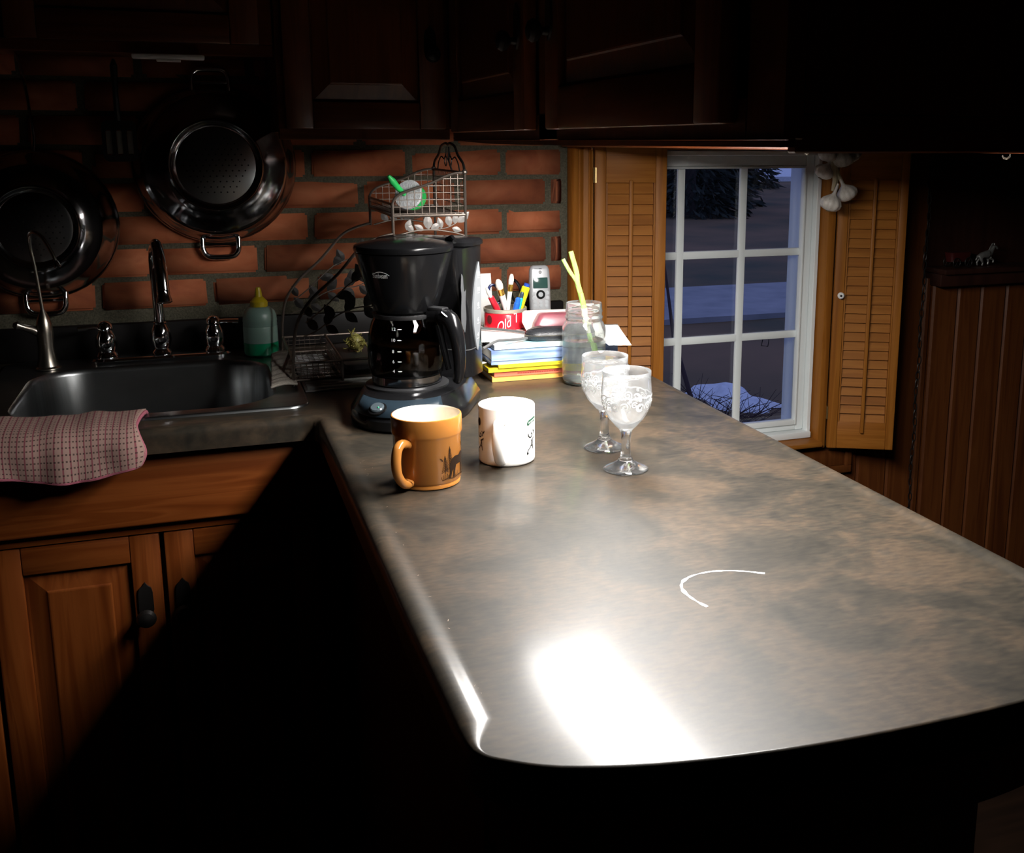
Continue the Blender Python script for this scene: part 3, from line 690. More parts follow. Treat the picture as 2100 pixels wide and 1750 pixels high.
# draped ribbed cloth on sink corner
m = MB(); nx, ny = 14, 40
path = spline([(.0, .0, .036), (-.002, -.03, .038), (-.004, -.07, .022), (-.006, -.115, .009), (-.008, -.15, .0075)], 10)
for j, p in enumerate(path):
    for i in range(nx+1):
        u = i/nx-.5; m.v.append((p.x+u*(.034+.0003*j), p.y+.012*u, p.z+.0012*math.sin(j*1.7)+.004*math.cos(u*3)))
n = nx+1
for j in range(len(path)-1):
    for i in range(nx): m.f.append([j*n+i, j*n+i+1, (j+1)*n+i+1, (j+1)*n+i])
cl = obj('scrub_cloth', m, noise_mat('pale_knit', [(.3, (.30, .26, .22)), (.7, (.46, .42, .36))], (200, 40, 200), 3, .95, .4), smooth=50)
sm = cl.modifiers.new('thick', 'SOLIDIFY'); sm.thickness = .004; sm.offset = 1
cl.location = (.128, 2.035, CT+.004); tag(cl, 'pale ribbed scrub cloth folded over the corner of the sink', 'cloth')
# dish towel
towel_m = mat('check_towel', (.6, .4, .35), .95, spec=.1); N, L, b = nodes(towel_m)
tc = N.new('ShaderNodeUVMap'); tc.uv_map = 'weave'
sep = N.new('ShaderNodeSeparateXYZ'); L.new(tc.outputs[0], sep.inputs[0])
def stripe(sock, freq, thr):
    a = N.new('ShaderNodeMath'); a.operation = 'MULTIPLY'; a.inputs[1].default_value = freq; L.new(sock, a.inputs[0])
    f_ = N.new('ShaderNodeMath'); f_.operation = 'FRACT'; L.new(a.outputs[0], f_.inputs[0])
    g_ = N.new('ShaderNodeMath'); g_.operation = 'LESS_THAN'; g_.inputs[1].default_value = thr; L.new(f_.outputs[0], g_.inputs[0]); return g_.outputs[0]
sa = stripe(sep.outputs[0], 100, .20); sb = stripe(sep.outputs[1], 125, .26); sb2 = stripe(sep.outputs[0], 210, .5)
mx1 = N.new('ShaderNodeMix'); mx1.data_type = 'RGBA'; mx1.inputs[6].default_value = (.27, .175, .15, 1); mx1.inputs[7].default_value = (.15, .018, .04, 1)
mxm = N.new('ShaderNodeMath'); mxm.operation = 'MULTIPLY'; L.new(sa, mxm.inputs[0]); mxm.inputs[1].default_value = .75; L.new(mxm.outputs[0], mx1.inputs[0])
mx2 = N.new('ShaderNodeMix'); mx2.data_type = 'RGBA'; mx2.inputs[7].default_value = (.03, .023, .018, 1)
m3 = N.new('ShaderNodeMath'); m3.operation = 'MULTIPLY'; L.new(sb, m3.inputs[0]); L.new(sb2, m3.inputs[1]); m4 = N.new('ShaderNodeMath'); m4.operation = 'MULTIPLY'; m4.inputs[1].default_value = .8; L.new(m3.outputs[0], m4.inputs[0])
L.new(m4.outputs[0], mx2.inputs[0]); L.new(mx1.outputs[2], mx2.inputs[6]); L.new(mx2.outputs[2], b.inputs['Base Color'])
bp = N.new('ShaderNodeBump'); bp.inputs['Strength'].default_value = .6; bp.inputs['Distance'].default_value = .002; bp.invert = True
ad = N.new('ShaderNodeMath'); ad.operation = 'MAXIMUM'; L.new(sa, ad.inputs[0]); L.new(sb, ad.inputs[1]); L.new(ad.outputs[0], bp.inputs['Height']); L.new(bp.outputs[0], b.inputs['Normal'])
# cross-section (y, z) of the towel: from inside the basin over the edge and down the front
sec = spline([(1.815, .895, 0), (1.802, .915, 0), (1.785, .9235, 0), (1.76, .9235, 0), (1.72, .921, 0), (1.698, .916, 0), (1.682, .902, 0), (1.677, .888, 0), (1.675, .874, 0), (1.674, .862, 0)], 5)
m = MB(); nx = 40; X0, X1 = -.52, -.111; uv = []
d = [0.]
for i in range(1, len(sec)): d.append(d[-1]+(sec[i]-sec[i-1]).length)
for j, p in enumerate(sec):
    for i in range(nx+1):
        u = i/nx; xx = X0+(X1-X0)*u + (.006*math.sin(j*.22) if i == nx else 0); s_ = j/(len(sec)-1)
        wv = .005*math.sin(u*17+s_*2)*min(1, .25+s_)+.003*math.sin(u*39+1-s_*3)
        lift = .004*math.exp(-((u-.52)/.10)**2)*math.exp(-((s_-.25)/.25)**2)
        sag = .012*s_*math.sin(u*9.5+.6)
        m.v.append((xx, p.x-abs(wv)*(.3+s_), p.y+max(0, wv)*(1-s_)+lift-sag*(s_ > .6)*(s_-.6)*2)); uv.append((u*(X1-X0), d[j]))
n = nx+1
for j in range(len(sec)-1):
    for i in range(nx): m.f.append([j*n+i, j*n+i+1, (j+1)*n+i+1, (j+1)*n+i])
tw = obj('dish_towel', m, towel_m, smooth=60, weld=False)
ul = tw.data.uv_layers.new(name='weave')
for lp in tw.data.loops: ul.data[lp.index].uv = uv[lp.vertex_index]
sm = tw.modifiers.new('thick', 'SOLIDIFY'); sm.thickness = .005; sm.offset = 1
tag(tw, 'pink and cream checked dish towel draped over the front edge of the sink', 'towel')
V = [Vector(p) for p in m.v]
edge = [V[j*n+nx] for j in range(2, len(sec))]+[V[(len(sec)-1)*n+i] for i in range(nx-1, -1, -1)]
obj('hem', MB().tube([p+Vector((0, -.002, .0)) for p in edge], .0034, 7), noise_mat('pink_stitching', [(.3, (.30, .05, .09)), (.7, (.42, .14, .18))], (300, 300, 300), 2, .95, .6), tw)['label'] = 'dark pink stitched hem'

# ================================================================== COLANDERS AND UTENSILS ON THE BRICK
hole_m = mat('dark_hole', (.004, .004, .004), .9)
def colander(label, x, z, R, r, depth, handle_top):
    t = thing('colander', label, 'colander', (x, WB-.004, z))
    mt = Matrix.Rotation(PI/2, 3, 'X')      # lathe axis z -> -y (towards the room)
    prof = [(R, .002), (R+.003, .005), (R, .009), (R*.97, .012), (R*.93, .035), (R*.83, .065), (r*1.16, depth*.86), (r*1.04, depth*.95)]
    obj('bowl', MB().lathe(prof, 48, (0, 0, 0), mt, capb=False, capt=False), mirror_steel, t, smooth=60)
    obj('foot_ring', MB().lathe([(r*1.04, depth*.949), (r*1.02, depth*1.02), (r*1.0, depth*1.04), (r*.97, depth*1.02), (r*.94, depth*.93), (r*.86, depth*.90)], 48, (0, 0, 0), mt, capb=False, capt=False), mirror_steel, t, smooth=60)
    obj('base_disc', MB().lathe([(r*.86, depth*.90), (r*.80, depth*.915), (.001, depth*.92)], 40, (0, 0, 0), mt, capb=False, capt=False), steel, t, smooth=60)
    hm = MB()
    for i in range(-5, 6):
        for j in range(-5, 6):
            px, pz = (i+.5*(j % 2))*.0125, j*.0108
            if math.hypot(px, pz) < r*.70: hm.lathe([(.0017, 0), (.0017, .0004)], 8, (px, -depth*.9185-.0006, pz), mt)
    if hm.v:
        h_ = obj('perforations', hm, hole_m, t, weld=False); h_['kind'] = 'stuff'
    for s_ in (-1, 1):
        if s_ == 1 and not handle_top: continue
        w = .036; hp = [(-w, -.008, s_*(R-.012)), (-w, -.012, s_*(R+.012)), (-w*.85, -.013, s_*(R+.026)), (-w*.5, -.013, s_*(R+.032)), (w*.5, -.013, s_*(R+.032)), (w*.85, -.013, s_*(R+.026)), (w, -.012, s_*(R+.012)), (w, -.008, s_*(R-.012))]
        obj('handle', MB().tube(spline(hp, 5), .0058, 12).tube([(-w, -.012, s_*(R+.006)), (w, -.012, s_*(R+.006))], .003, 8), chrome, t, weld=False)
    return t
colander('steel colander hanging on the brick wall to the side of the wall cabinet', .036, 1.307, .160, .090, .078, True)
colander('steel colander hanging lower on the brick wall behind the slender nickel tap', -.306, 1.190, .146, .079, .075, False)
# rail with utensils
u = thing('ladle', 'chrome ladle hooked bowl-up above the lower colander, handle pointing down', 'ladle', (-.300, 2.298, 1.525))
obj('ladle_handle', MB().tube(spline([(-.012, .0, -.004), (-.004, -.010, -.03), (.002, -.014, -.08), (.006, -.016, -.13), (.007, -.014, -.165), (.004, -.012, -.188)], 5), [.003]*6+[.0045]*20, 10, flat=.6), chrome, u)
obj('ladle_bowl', MB().lathe([(.001, -.030), (.018, -.026), (.030, -.014), (.034, 0), (.032, 0), (.028, -.013), (.016, -.024), (.001, -.028)], 24, (-.014, .0, .028), Matrix.Rotation(PI/2.3, 3, 'X')), chrome, u)
obj('wall_nail', MB().tube([(-.014, .055, .05), (-.014, .028, .052)], .002, 8), blackmetal, u)
u = thing('slotted_turner', 'dark slotted turner hanging between the two colanders', 'spatula', (-.142, 2.315, 1.50))
mb = MB(); bw, bh = .032, .080
vv, ff = fill2d(rrect(-bw, bw, -bh/2, bh/2, .012), [rrect(x_-.0055, x_+.0055, -.028, .022, .005) for x_ in (-.0195, 0, .0195)])
mb.add([(a, -.012, b2-.145) for a, b2 in vv], ff).add([(a, -.014, b2-.145) for a, b2 in vv], ff)
obj('blade', mb, black_matte, u, smooth=0); obj('turner_handle', MB().tube([(0, -.013, -.105), (0, -.02, -.05), (0, -.013, .0), (0, -.004, .012)], [.006, .005, .007, .003], 8), black_matte, u)
sl_ = MB()
for x_ in (-.0195, 0, .0195): sl_.box(x_-.005, x_+.005, -.0085, -.0075, -.17, -.125)
obj('slot_reflections', sl_, mat('pale_reflection', (.5, .5, .46), .35, .8), u, weld=False)  # pale strips behind the slots, painted in place of reflections

# ================================================================== COFFEE MAKER
AX = (.306, 1.692)
c = thing('coffee_maker', 'black drip coffee maker with a glass carafe of coffee', 'coffee maker', (*AX, CT+.0005), math.radians(-36))
def base_ol(sx_, sy_, oy=0., n=40):
    p = []
    for i in range(n+1):
        a = PI+PI*i/n; p.append((.098*sx_*math.cos(a)+.010, .150*sy_*math.sin(a)+oy))
    p += [(.098*sx_+.010, .08), (.094*sx_, .125), (.085*sx_, .140), (-.080*sx_, .140), (-.090*sx_, .125), (-.088*sx_, .08)]
    c_, s_ = math.cos(.20), math.sin(.20)
    return [(x_*c_-y_*s_, x_*s_+y_*c_) for x_, y_ in p]
obj('base', MB().loft([[(x_, y_, z) for x_, y_ in base_ol(*s_)] for s_, z in (((.97, .97), 0), ((1, 1), .004), ((1, 1), .018), ((.97, .97), .022), ((.84, .76), .042), ((.80, .70), .045))]), black_pl, c, smooth=45)
pm = MB(); rows = 8; ringsp = []
for s1, z in ((.975, .0232), (.845, .0428)):
    row = []
    for i in range(25):
        a = 1.5*PI+math.radians(-48+96*i/24); e = 1.006
        x_, y_ = .098*s1*e*math.cos(a)+.010, .150*(s1 if s1 > .9 else .765)*e*math.sin(a); row.append((x_*math.cos(.2)-y_*math.sin(.2), x_*math.sin(.2)+y_*math.cos(.2), z+.0008))
    ringsp.append(row)
pm.v = ringsp[0]+ringsp[1]; pm.f = [[i, i+1, 26+i, 25+i] for i in range(24)]
o = obj('control_panel', pm, slate_pl, c); sm = o.modifiers.new('thick', 'SOLIDIFY'); sm.thickness = .002; sm.offset = 1; o['label'] = 'slate blue control panel'
nrmv = Vector((0, -.020, .039)).normalized(); mt = Vector((0, 0, 1)).rotation_difference(Vector((0, -.42, .9)).normalized()).to_matrix()
kc = Vector((.012, -.1325, .0345))
obj('switch_ring', MB().lathe([(.0145, 0), (.0145, .002), (.0115, .0028), (.0112, .0012)], 28, kc, mt, capt=False), black_pl, c)
obj('switch_button', MB().lathe([(.0110, .0008), (.0110, .0045), (.0095, .0062), (.001, .0068)], 28, kc, mt), mat('smoked_button', (.05, .065, .075), .12), c)
obj('indicator_light', MB().ball(kc+mt@Vector((.004, -.003, .0066)), .0016, 8, 6), mat('green_lens', (.03, .35, .16), .2), c)
obj('warming_plate', MB().lathe([(.069, .0452), (.069, .048), (.066, .0495), (.001, .0496)], 36), black_matte, c)
col = MB().loft([[(x_, y_, z) for x_, y_ in rrect(-w, w, y0, .136, .016, 5)] for z, w, y0 in ((.0455, .086, .066), (.10, .085, .064), (.165, .084, .056), (.20, .0845, .036), (.24, .0855, .028), (.268, .086, .026))])
obj('water_tank', col, black_pl, c, smooth=45)
obj('tank_seam', MB().loft([[(x_, y_, z) for x_, y_ in rrect(-.0858, .0858, .0632, .1368, .016, 5)] for z in (.093, .0942)]), mat('grey_seam', (.06, .06, .06), .5), c)
hd = []
for z, r in ((.168, .046), (.172, .051), (.20, .060), (.235, .0695), (.262, .0765), (.266, .077)):
    ring = []
    for i in range(48):
        a = 2*PI*i/48; x_, y_ = r*math.cos(a), r*math.sin(a)*1.02
        if y_ > 0: y_ = y_*1.0+.004
        ring.append((x_, y_, z))
    hd.append(ring)
obj('brew_head', MB().loft(hd), black_pl, c, smooth=50)
lid = []
for s_, z in ((1., .2665), (1.035, .268), (1.045, .273), (1.03, .277), (.96, .2795), (.60, .285), (.05, .287)):
    lid.append([(.077*s_*math.cos(2*PI*i/48), .079*s_*math.sin(2*PI*i/48)+.002, z) for i in range(48)])
obj('filter_lid', MB().loft(lid), black_pl, c, smooth=40)
obj('tank_lid', MB().loft([[(x_, y_, z) for x_, y_ in rrect(-.090+i, .090-i, .060+i, .140-i, .020, 5)] for i, z in ((.003, .2682), (0, .270), (0, .276), (.004, .280), (.02, .2825))]), black_pl, c, smooth=40)
obj('lid_hinge', MB().tube([(.050, .062, .281), (.062, .055, .2845), (.072, .044, .280)], [.004, .0055, .004], 10), black_pl, c)
wp = [(p.x, p.y) for p in spline([(.036, .228, 0), (.043, .222, 0), (.046, .205, 0), (.050, .196, 0), (.056, .199, 0), (.054, .175, 0), (.056, .150, 0), (.050, .128, 0), (.044, .133, 0), (.036, .138, 0), (.034, .165, 0), (.037, .190, 0), (.034, .205, 0), (.036, .228, 0)], 3)][:-1]  # grey outline painted on the tank side to imitate a reflection
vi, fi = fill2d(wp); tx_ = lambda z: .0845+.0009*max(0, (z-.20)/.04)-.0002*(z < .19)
obj('painted_reflection', MB().add([(tx_(b2)+.0006, a, b2) for a, b2 in vi], fi), mat('grey_reflection_paint', (.055, .057, .060), .6, spec=.2), c, smooth=0)['label'] = 'dull grey painted reflection'
# gauge on the tank's side
gp = [(p.x, p.y) for p in spline([(.112, .240, 0), (.098, .215, 0), (.087, .18, 0), (.083, .15, 0), (.087, .12, 0), (.100, .088, 0), (.112, .12, 0), (.118, .16, 0), (.118, .20, 0), (.112, .240, 0)], 5)][:-1]
g_ = obj('water_gauge', MB().add([(.0872, a, b2) for a, b2 in gp]+[(.0840, a, b2) for a, b2 in gp], [tuple(range(len(gp))), tuple(range(len(gp), 2*len(gp)))]+[(i, (i+1) % len(gp), len(gp)+(i+1) % len(gp), len(gp)+i) for i in range(len(gp))]), mat('clear_gauge_strip', (.17, .18, .19), .45, spec=.2), c, smooth=0)
g_['label'] = 'pale translucent water gauge'
ma = MB()
for k, s_ in enumerate(('12', '10', '8', '6', '4')):
    zz = .219-.026*k; yy = .108-.0018*k
    tm = text_mb(s_, .010); ma.add([(.0876, yy+x_*1.4, zz+y_) for x_, y_, z_ in tm.v], tm.f); ma.box(.0874, .0876, yy-.004, yy+.005, zz-.0065, zz-.0057)
obj('gauge_numerals', ma, print_white, c, smooth=0, weld=False)
# name on the brew head
rh = lambda z: .0695+(z-.235)*.2593
tm = text_mb('Sunbeam', .0105); tm.v = [(x_*.72+y_*.12, y_*1.1, 0) for x_, y_, z_ in tm.v]
ar = ribbon([(p[0], p[1]) for p in arc(.002, -.016, .0225, 2.2, .85, 14)], .0009)
lg = cat_mb(tm, ar); on_cyl(lg, rh, math.radians(-97), .2335, .0014)
obj('brand_lettering', lg, print_white, c, smooth=0, weld=False)
# carafe
ca = obj('carafe', MB().lathe([(.0575, .0655), (.0605, .068), (.0632, .085), (.0638, .105), (.0615, .130), (.0555, .152), (.050, .163), (.0495, .168)], 44, capb=False, capt=False), carafe_glass, c, smooth=60)
obj('carafe_band', MB().lathe([(.055, .0502), (.0575, .052), (.0578, .0648), (.0565, .0654)], 44), mirror_steel, ca)['label'] = 'polished metal band'
obj('coffee', MB().lathe([(.0562, .0662), (.0594, .0685), (.0622, .085), (.0628, .105), (.0622, .113)], 40), coffee_m, ca)
obj('carafe_lid', MB().lathe([(.0515, .160), (.0530, .163), (.0530, .1665), (.046, .1675)], 40), black_matte, ca)
da = math.radians(-12); dv = Vector((math.cos(da), math.sin(da), 0)); 
hp = spline([dv*.050+Vector((0, 0, .1645)), dv*.070+Vector((0, 0, .166)), dv*.090+Vector((0, 0, .160)), dv*.1015+Vector((0, 0, .135)), dv*.106+Vector((0, 0, .100)), dv*.104+Vector((0, 0, .070)), dv*.098+Vector((0, 0, .060))], 7)
ha = obj('carafe_handle', MB().tube(hp, [.012]*8+[.0135]*10+[.0135-.0003*i for i in range(len(hp)-18)], 14, flat=1.0), black_pl, ca, smooth=60)
obj('handle_grip_web', MB().tube([dv*.066+Vector((0, 0, .150)), dv*.075+Vector((0, 0, .115)), dv*.085+Vector((0, 0, .078))], [.007, .006, .005], 10), black_pl, ca)
pv = Vector((-math.sin(da), math.cos(da), 0))
obj('chrome_arc', MB().tube([dv*(.082+.014*math.sin(q))+pv*.0135*math.cos(q)+Vector((0, 0, .1735-.012*math.sin(q))) for q in [PI*i/14 for i in range(15)]], .0018, 8), chrome, ca)
obj('pour_lever', MB().obox(dv*.066+Vector((0, 0, .1765)), .030, .018, .006, Matrix.Rotation(da, 3, 'Z')), black_matte, ca, bevel=.002)
ma = MB(); rc = lambda z: .0672-abs(z-.10)*.03
for k, (s_, zz) in enumerate((('12', .147), ('10', .130), ('8', .112), ('6', .0955), ('4', .0795))):
    tm = text_mb(s_, .0075); tm.v = [(x_-.006, y_, 0) for x_, y_, z_ in tm.v]
    ds = MB().add([(.0005+.0036*(1-math.cos(q))-.0, .0008*math.sin(q), 0) for q in [2*PI*i/10 for i in range(10)]], [tuple(range(10))])
    rr = {.147: .0572, .130: .0618, .112: .0638, .0955: .0638, .0795: .0630}[zz]
    on_cyl(cat_mb(tm, ds), lambda z, rr=rr: rr, math.radians(-78), zz); a_ = cat_mb(tm, ds)
    a_ = on_cyl(cat_mb(text_mb(s_, .0075).xf(Matrix.Translation((-.006, 0, 0))), MB().add([(.0005+.0036*(1-math.cos(q)), .0008*math.sin(q), 0) for q in [2*PI*i/10 for i in range(10)]], [tuple(range(10))])), lambda z, rr=rr: rr, math.radians(-78), zz)
    ma.add(a_.v, a_.f)
obj('cup_marks', ma, print_white, ca, smooth=0, weld=False)
# power cord, looped over the book stack
_w = Matrix.Rotation(math.radians(36), 3, 'Z')
cd = spline([_w@(Vector(p)-Vector((AX[0], AX[1], CT))) for p in ((.455, 1.765, .995), (.468, 1.778, .997), (.490, 1.80, 1.0), (.512, 1.825, .996), (.545, 1.846, .992), (.575, 1.862, .991), (.588, 1.885, .991), (.575, 1.92, .991), (.545, 1.955, .9915), (.50, 1.99, .992), (.47, 2.02, .992))], 7)
obj('power_cord', MB().tube(cd, .0026, 8), rubber, c)

# ================================================================== MUGS
def mug(name, label, loc, prof, inner, m_out, m_in, handle, hang, cap_in=True):
    t = thing(name, label, 'mug', (*loc, CT+.0005))
    b_ = obj('body', MB().lathe(prof, 48, capt=False), m_out, t, smooth=50)
    obj('inside', MB().lathe(inner, 48, capb=False), m_in, t, smooth=50)
    d = Vector((math.cos(hang), math.sin(hang), 0)); pts, rad, fl = handle
    obj('handle', MB().tube([d*a+Vector((0, 0, z)) for a, z in [(p.x, p.y) for p in spline([(a, z, 0) for a, z in pts], 6)]], rad if not isinstance(rad, list) else [rad[min(len(rad)-1, i*len(rad)//(6*(len(pts)-1)+1))] for i in range(6*(len(pts)-1)+1)], 12, flat=fl), m_out, t, smooth=60)
    return t
# tan stoneware mug
camdir = math.atan2(-1.31, -.26)
tm_ = mug('tan_mug', 'tan stoneware mug with moose and spruce picture', (.2605, 1.312),
    [(.040, 0), (.0425, .001), (.0430, .004), (.0418, .006), (.0440, .009), (.0442, .066), (.0455, .0685), (.0462, .071), (.0462, .0905), (.0455, .0925), (.0440, .0930)],
    [(.0440, .0930), (.0428, .0915), (.0420, .088), (.0405, .070), (.0400, .012), (.036, .007), (.001, .0065)], tan_cer, cream_cer,
    ([(.0405, .060), (.0500, .0635), (.0600, .0655), (.0685, .060), (.0720, .045), (.0690, .028), (.0580, .014), (.0470, .009), (.0425, .012)], [.0055, .006, .0062, .0065, .0065, .0062, .006, .0058, .007], 1.0), camdir-math.radians(33))
def moose():
    M_ = MB(); 
    body = [(-.016, .004), (-.013, .011), (-.006, .0135), (.002, .0125), (.008, .0155), (.014, .0150), (.018, .013), (.021, .018), (.024, .017), (.0235, .012), (.027, .007), (.0265, .004), (.023, .005), (.018, .006), (.015, .001), (.0155, -.012), (.0135, -.012), (.012, -.001), (.010, -.012), (.0085, -.012), (.008, .001), (-.004, .001), (-.006, -.004), (-.0085, -.014), (-.0105, -.014), (-.0095, -.003), (-.012, -.006), (-.016, -.015), (-.018, -.0145), (-.0155, -.004)]
    ant = [(.021, .018), (.017, .022), (.0155, .027), (.018, .0245), (.0195, .0285), (.0215, .0245), (.0245, .028), (.025, .0235), (.028, .025), (.0265, .020), (.024, .018)]
    for q in (body, ant):
        v_, f_ = fill2d(q, grid=.0025); M_.add([(a, b2, 0) for a, b2 in v_], f_)
    return M_
def spruce_print(x, z, h):
    M_ = ribbon([(x, z), (x, z+h)], .0008); n = int(h/.0026)
    for i in range(n):
        y_ = z+h*.12+h*.85*i/n; w = (.0055*h/.028)*(1-i/n)+.0008
        for s_ in (-1, 1): M_ = cat_mb(M_, ribbon([(x, y_+.001), (x+s_*w*.5, y_-.0002), (x+s_*w, y_-.0018)], .0007))
    return M_
a0 = camdir+math.radians(48)
pr_ = moose(); pr_.v = [(x_+.010, y_-.002, 0) for x_, y_, z_ in pr_.v]
pr_ = cat_mb(pr_, spruce_print(-.006, -.008, .034), spruce_print(-.0135, -.009, .024), ribbon([(-.018, -.018), (-.010, -.0155), (0, -.0175), (.012, -.0155), (.026, -.017), (.034, -.0155)], .0007))
for i in range(26):
    x_ = -.018+i*.0019; pr_ = cat_mb(pr_, ribbon([(x_, -.018), (x_+random.uniform(-.002, .002), -.018+random.uniform(.003, .009))], .00045))
pr_ = cat_mb(pr_, ribbon([(-.021, .012), (-.0185, .0105), (-.017, .008)], .001))
on_cyl(pr_, lambda z: .0442, a0, .030, .0005)
obj('moose_picture', pr_, print_dark, tm_, smooth=0, weld=False)['label'] = 'dark printed moose and spruces'
# white mug
camdir2 = math.atan2(-1.37, -.386)
wm_ = mug('white_mug', 'white cylindrical mug with green badge and script', (.386, 1.371),
    [(.0375, 0), (.0392, .0015), (.0397, .004), (.0397, .0800), (.0392, .0812), (.0384, .0815)],
    [(.0384, .0815), (.0376, .0808), (.0370, .078), (.0366, .010), (.033, .006), (.001, .0055)], white_cer, white_cer,
    ([(.0365, .0625), (.0460, .0655), (.0560, .0630), (.0615, .050), (.0600, .034), (.0530, .020), (.0440, .010), (.0365, .008)], .0058, 1.35), camdir2-math.radians(12))
def script_block():
    M_ = cat_mb(ribbon(spiral(0, .008, .0008, .0062, PI*.6, -.85), 0.00170), ribbon(arc(.004, .0095, .0035, -1.2, 1.6, 8), 0.00102),
                ribbon([(-.0085, -.018), (-.0062, -.0135), (-.002, -.011), (.0015, -.006), (.0035, -.0005)], 0.00153), ribbon([(.0035, -.0005), (.004, -.008), (.006, -.0145)], 0.00153), ribbon([(-.001, -.0085), (.0055, -.0088)], 0.00102), ribbon(spiral(-.0075, -.0185, .0004, .0014, 0, 1.4, 12), 0.00153))
    for k in range(7): M_ = cat_mb(M_, ribbon([(.001+k*.0012, -.0025+k*.0006), (.0016+k*.0012, .0005+k*.0006)], 0.00085))
    for k in range(4): M_ = cat_mb(M_, ribbon([(.0068+k*.001, .0085+.001*k), (.0082+k*.001, .012+.001*k)], 0.00102))
    return M_
for ang, mm, lab in ((camdir2+math.radians(57), print_ink, 'right'), (camdir2-math.radians(66), print_dark, 'left')):
    s_ = on_cyl(script_block(), lambda z: .0397, ang, .034, .0005)
    obj('script', s_, mm, wm_, smooth=0, weld=False)
bd = rrect(-.0085, .0125, -.0032, .0032, .0028, 4); vi, fi = fill2d(bd, grid=.0015)
bo = cat_mb(ribbon(rrect(-.0092, .0132, -.0039, .0039, .0032, 4)+[rrect(-.0092, .0132, -.0039, .0039, .0032, 4)[0]], .0006))
bb = MB().add([(a, b2, 0) for a, b2 in vi], fi); bb = cat_mb(bb, bo); bb.v = [(x_, y_+x_*.18, 0) for x_, y_, z_ in bb.v]
obj('green_badge', on_cyl(bb, lambda z: .0397, camdir2+math.radians(58), .0605, .0005), print_green, wm_, smooth=0, weld=False)['label'] = 'green rounded badge'
st = MB()
for k in range(6):
    x_ = -.0065+k*.003; st = cat_mb(st, ribbon([(x_, -.0015+x_*.18), (x_, .0017+x_*.18)], .0006), ribbon([(x_, .0015+x_*.18), (x_+.0015, .0015+x_*.18), (x_+.0015, -.001+x_*.18)], .0005))
obj('badge_strokes', on_cyl(st, lambda z: .0397, camdir2+math.radians(58), .0605, .0008), print_white, wm_, smooth=0, weld=False)
vi, fi = fill2d([(.0045*math.cos(q)*1.0, .006*math.sin(q)) for q in [2*PI*i/16 for i in range(16)]], grid=.002)
obj('dark_emblem', on_cyl(MB().add([(a, b2, 0) for a, b2 in vi], fi), lambda z: .0397, camdir2-math.radians(70), .0595, .0005), print_dark, wm_, smooth=0, weld=False)

# ================================================================== WINE GLASSES
def wine_glass(label, x, y):
    t = thing('wine_glass', label, 'glass', (x, y, CT+.0005), random.uniform(0, 6), 'etched wine glasses')
    o_ = [(.001, 0), (.0295, 0), (.0308, .0008), (.0306, .0018), (.026, .0042), (.018, .0078), (.012, .0118), (.0098, .0138), (.0100, .0155), (.0085, .0170), (.0073, .020), (.0064, .030), (.0062, .040), (.0070, .050), (.0088, .0560)]
    bo_ = [(.0088, .0560), (.0155, .0630), (.0250, .0740), (.0318, .0870), (.0345, .0990), (.0346, .1080), (.0338, .1190), (.0332, .1300), (.0334, .1385)]
    bi_ = [(.0331, .1390), (.0327, .1387), (.0320, .1300), (.0326, .1190), (.0334, .1080), (.0333, .0990), (.0306, .0875), (.0238, .0750), (.0145, .0655), (.006, .0615), (.001, .0610)]
    obj('bowl', MB().lathe(o_+bo_[1:]+bi_, 56, capb=True, capt=True), glass_m, t, smooth=75)
    def rf(z):
        for (r0, z0), (r1, z1) in zip(bo_[:-1], bo_[1:]):
            if z0 <= z <= z1: return r0+(r1-r0)*(z-z0)/(z1-z0)
        return .033
    m_ = MB(); n = 6
    for k in range(n):
        cx = k*2*PI*.0340/n
        parts = [ribbon(spiral(cx, .0955, .0008, .0062, 0, 1.6, 26), 0.00190), ribbon(spiral(cx+.013, .098, .0006, .0045, PI, -1.4, 22), 0.00171),
                 ribbon([(cx-.010, .108), (cx-.004, .1065), (cx+.003, .108), (cx+.010, .1065), (cx+.0165, .108), (cx+.0256, .108)], 0.00209),
                 ribbon(spiral(cx+.021, .1045, .0004, .0026, .5, 1.3, 14), 0.00152), ribbon(spiral(cx+.0075, .1035, .0004, .0024, 2.5, -1.3, 14), 0.00152),
                 ribbon(arc(cx+.0215, .094, .0052, .3, 5.6, 16), 0.00228), ribbon(arc(cx+.0215, .094, .0030, 1.3, 6.6, 12), 0.00209)]
        for q in range(9):
            a_ = -1.1+q*.27; parts.append(ribbon([(cx+.0068*math.cos(a_), .0955+.0068*math.sin(a_)), (cx+.0085*math.cos(a_), .0955+.0085*math.sin(a_))], 0.00152))
        m_ = cat_mb(m_, *parts)
    on_cyl2 = []
    for x_, y_, z_ in m_.v:
        r = rf(y_)+.0004; a = x_/.0340; on_cyl2.append((r*math.cos(a), r*math.sin(a), y_))
    m_.v = on_cyl2
    obj('etched_scrolls', m_, etch_m, t, smooth=0, weld=False)['label'] = 'frosted white scrollwork band'
    return t
wine_glass('stemmed wine glass with etched scrolls standing nearest, overlapping its twin', .527, 1.272)
wine_glass('stemmed wine glass with etched scrolls half hidden behind its twin', .5365, 1.377)

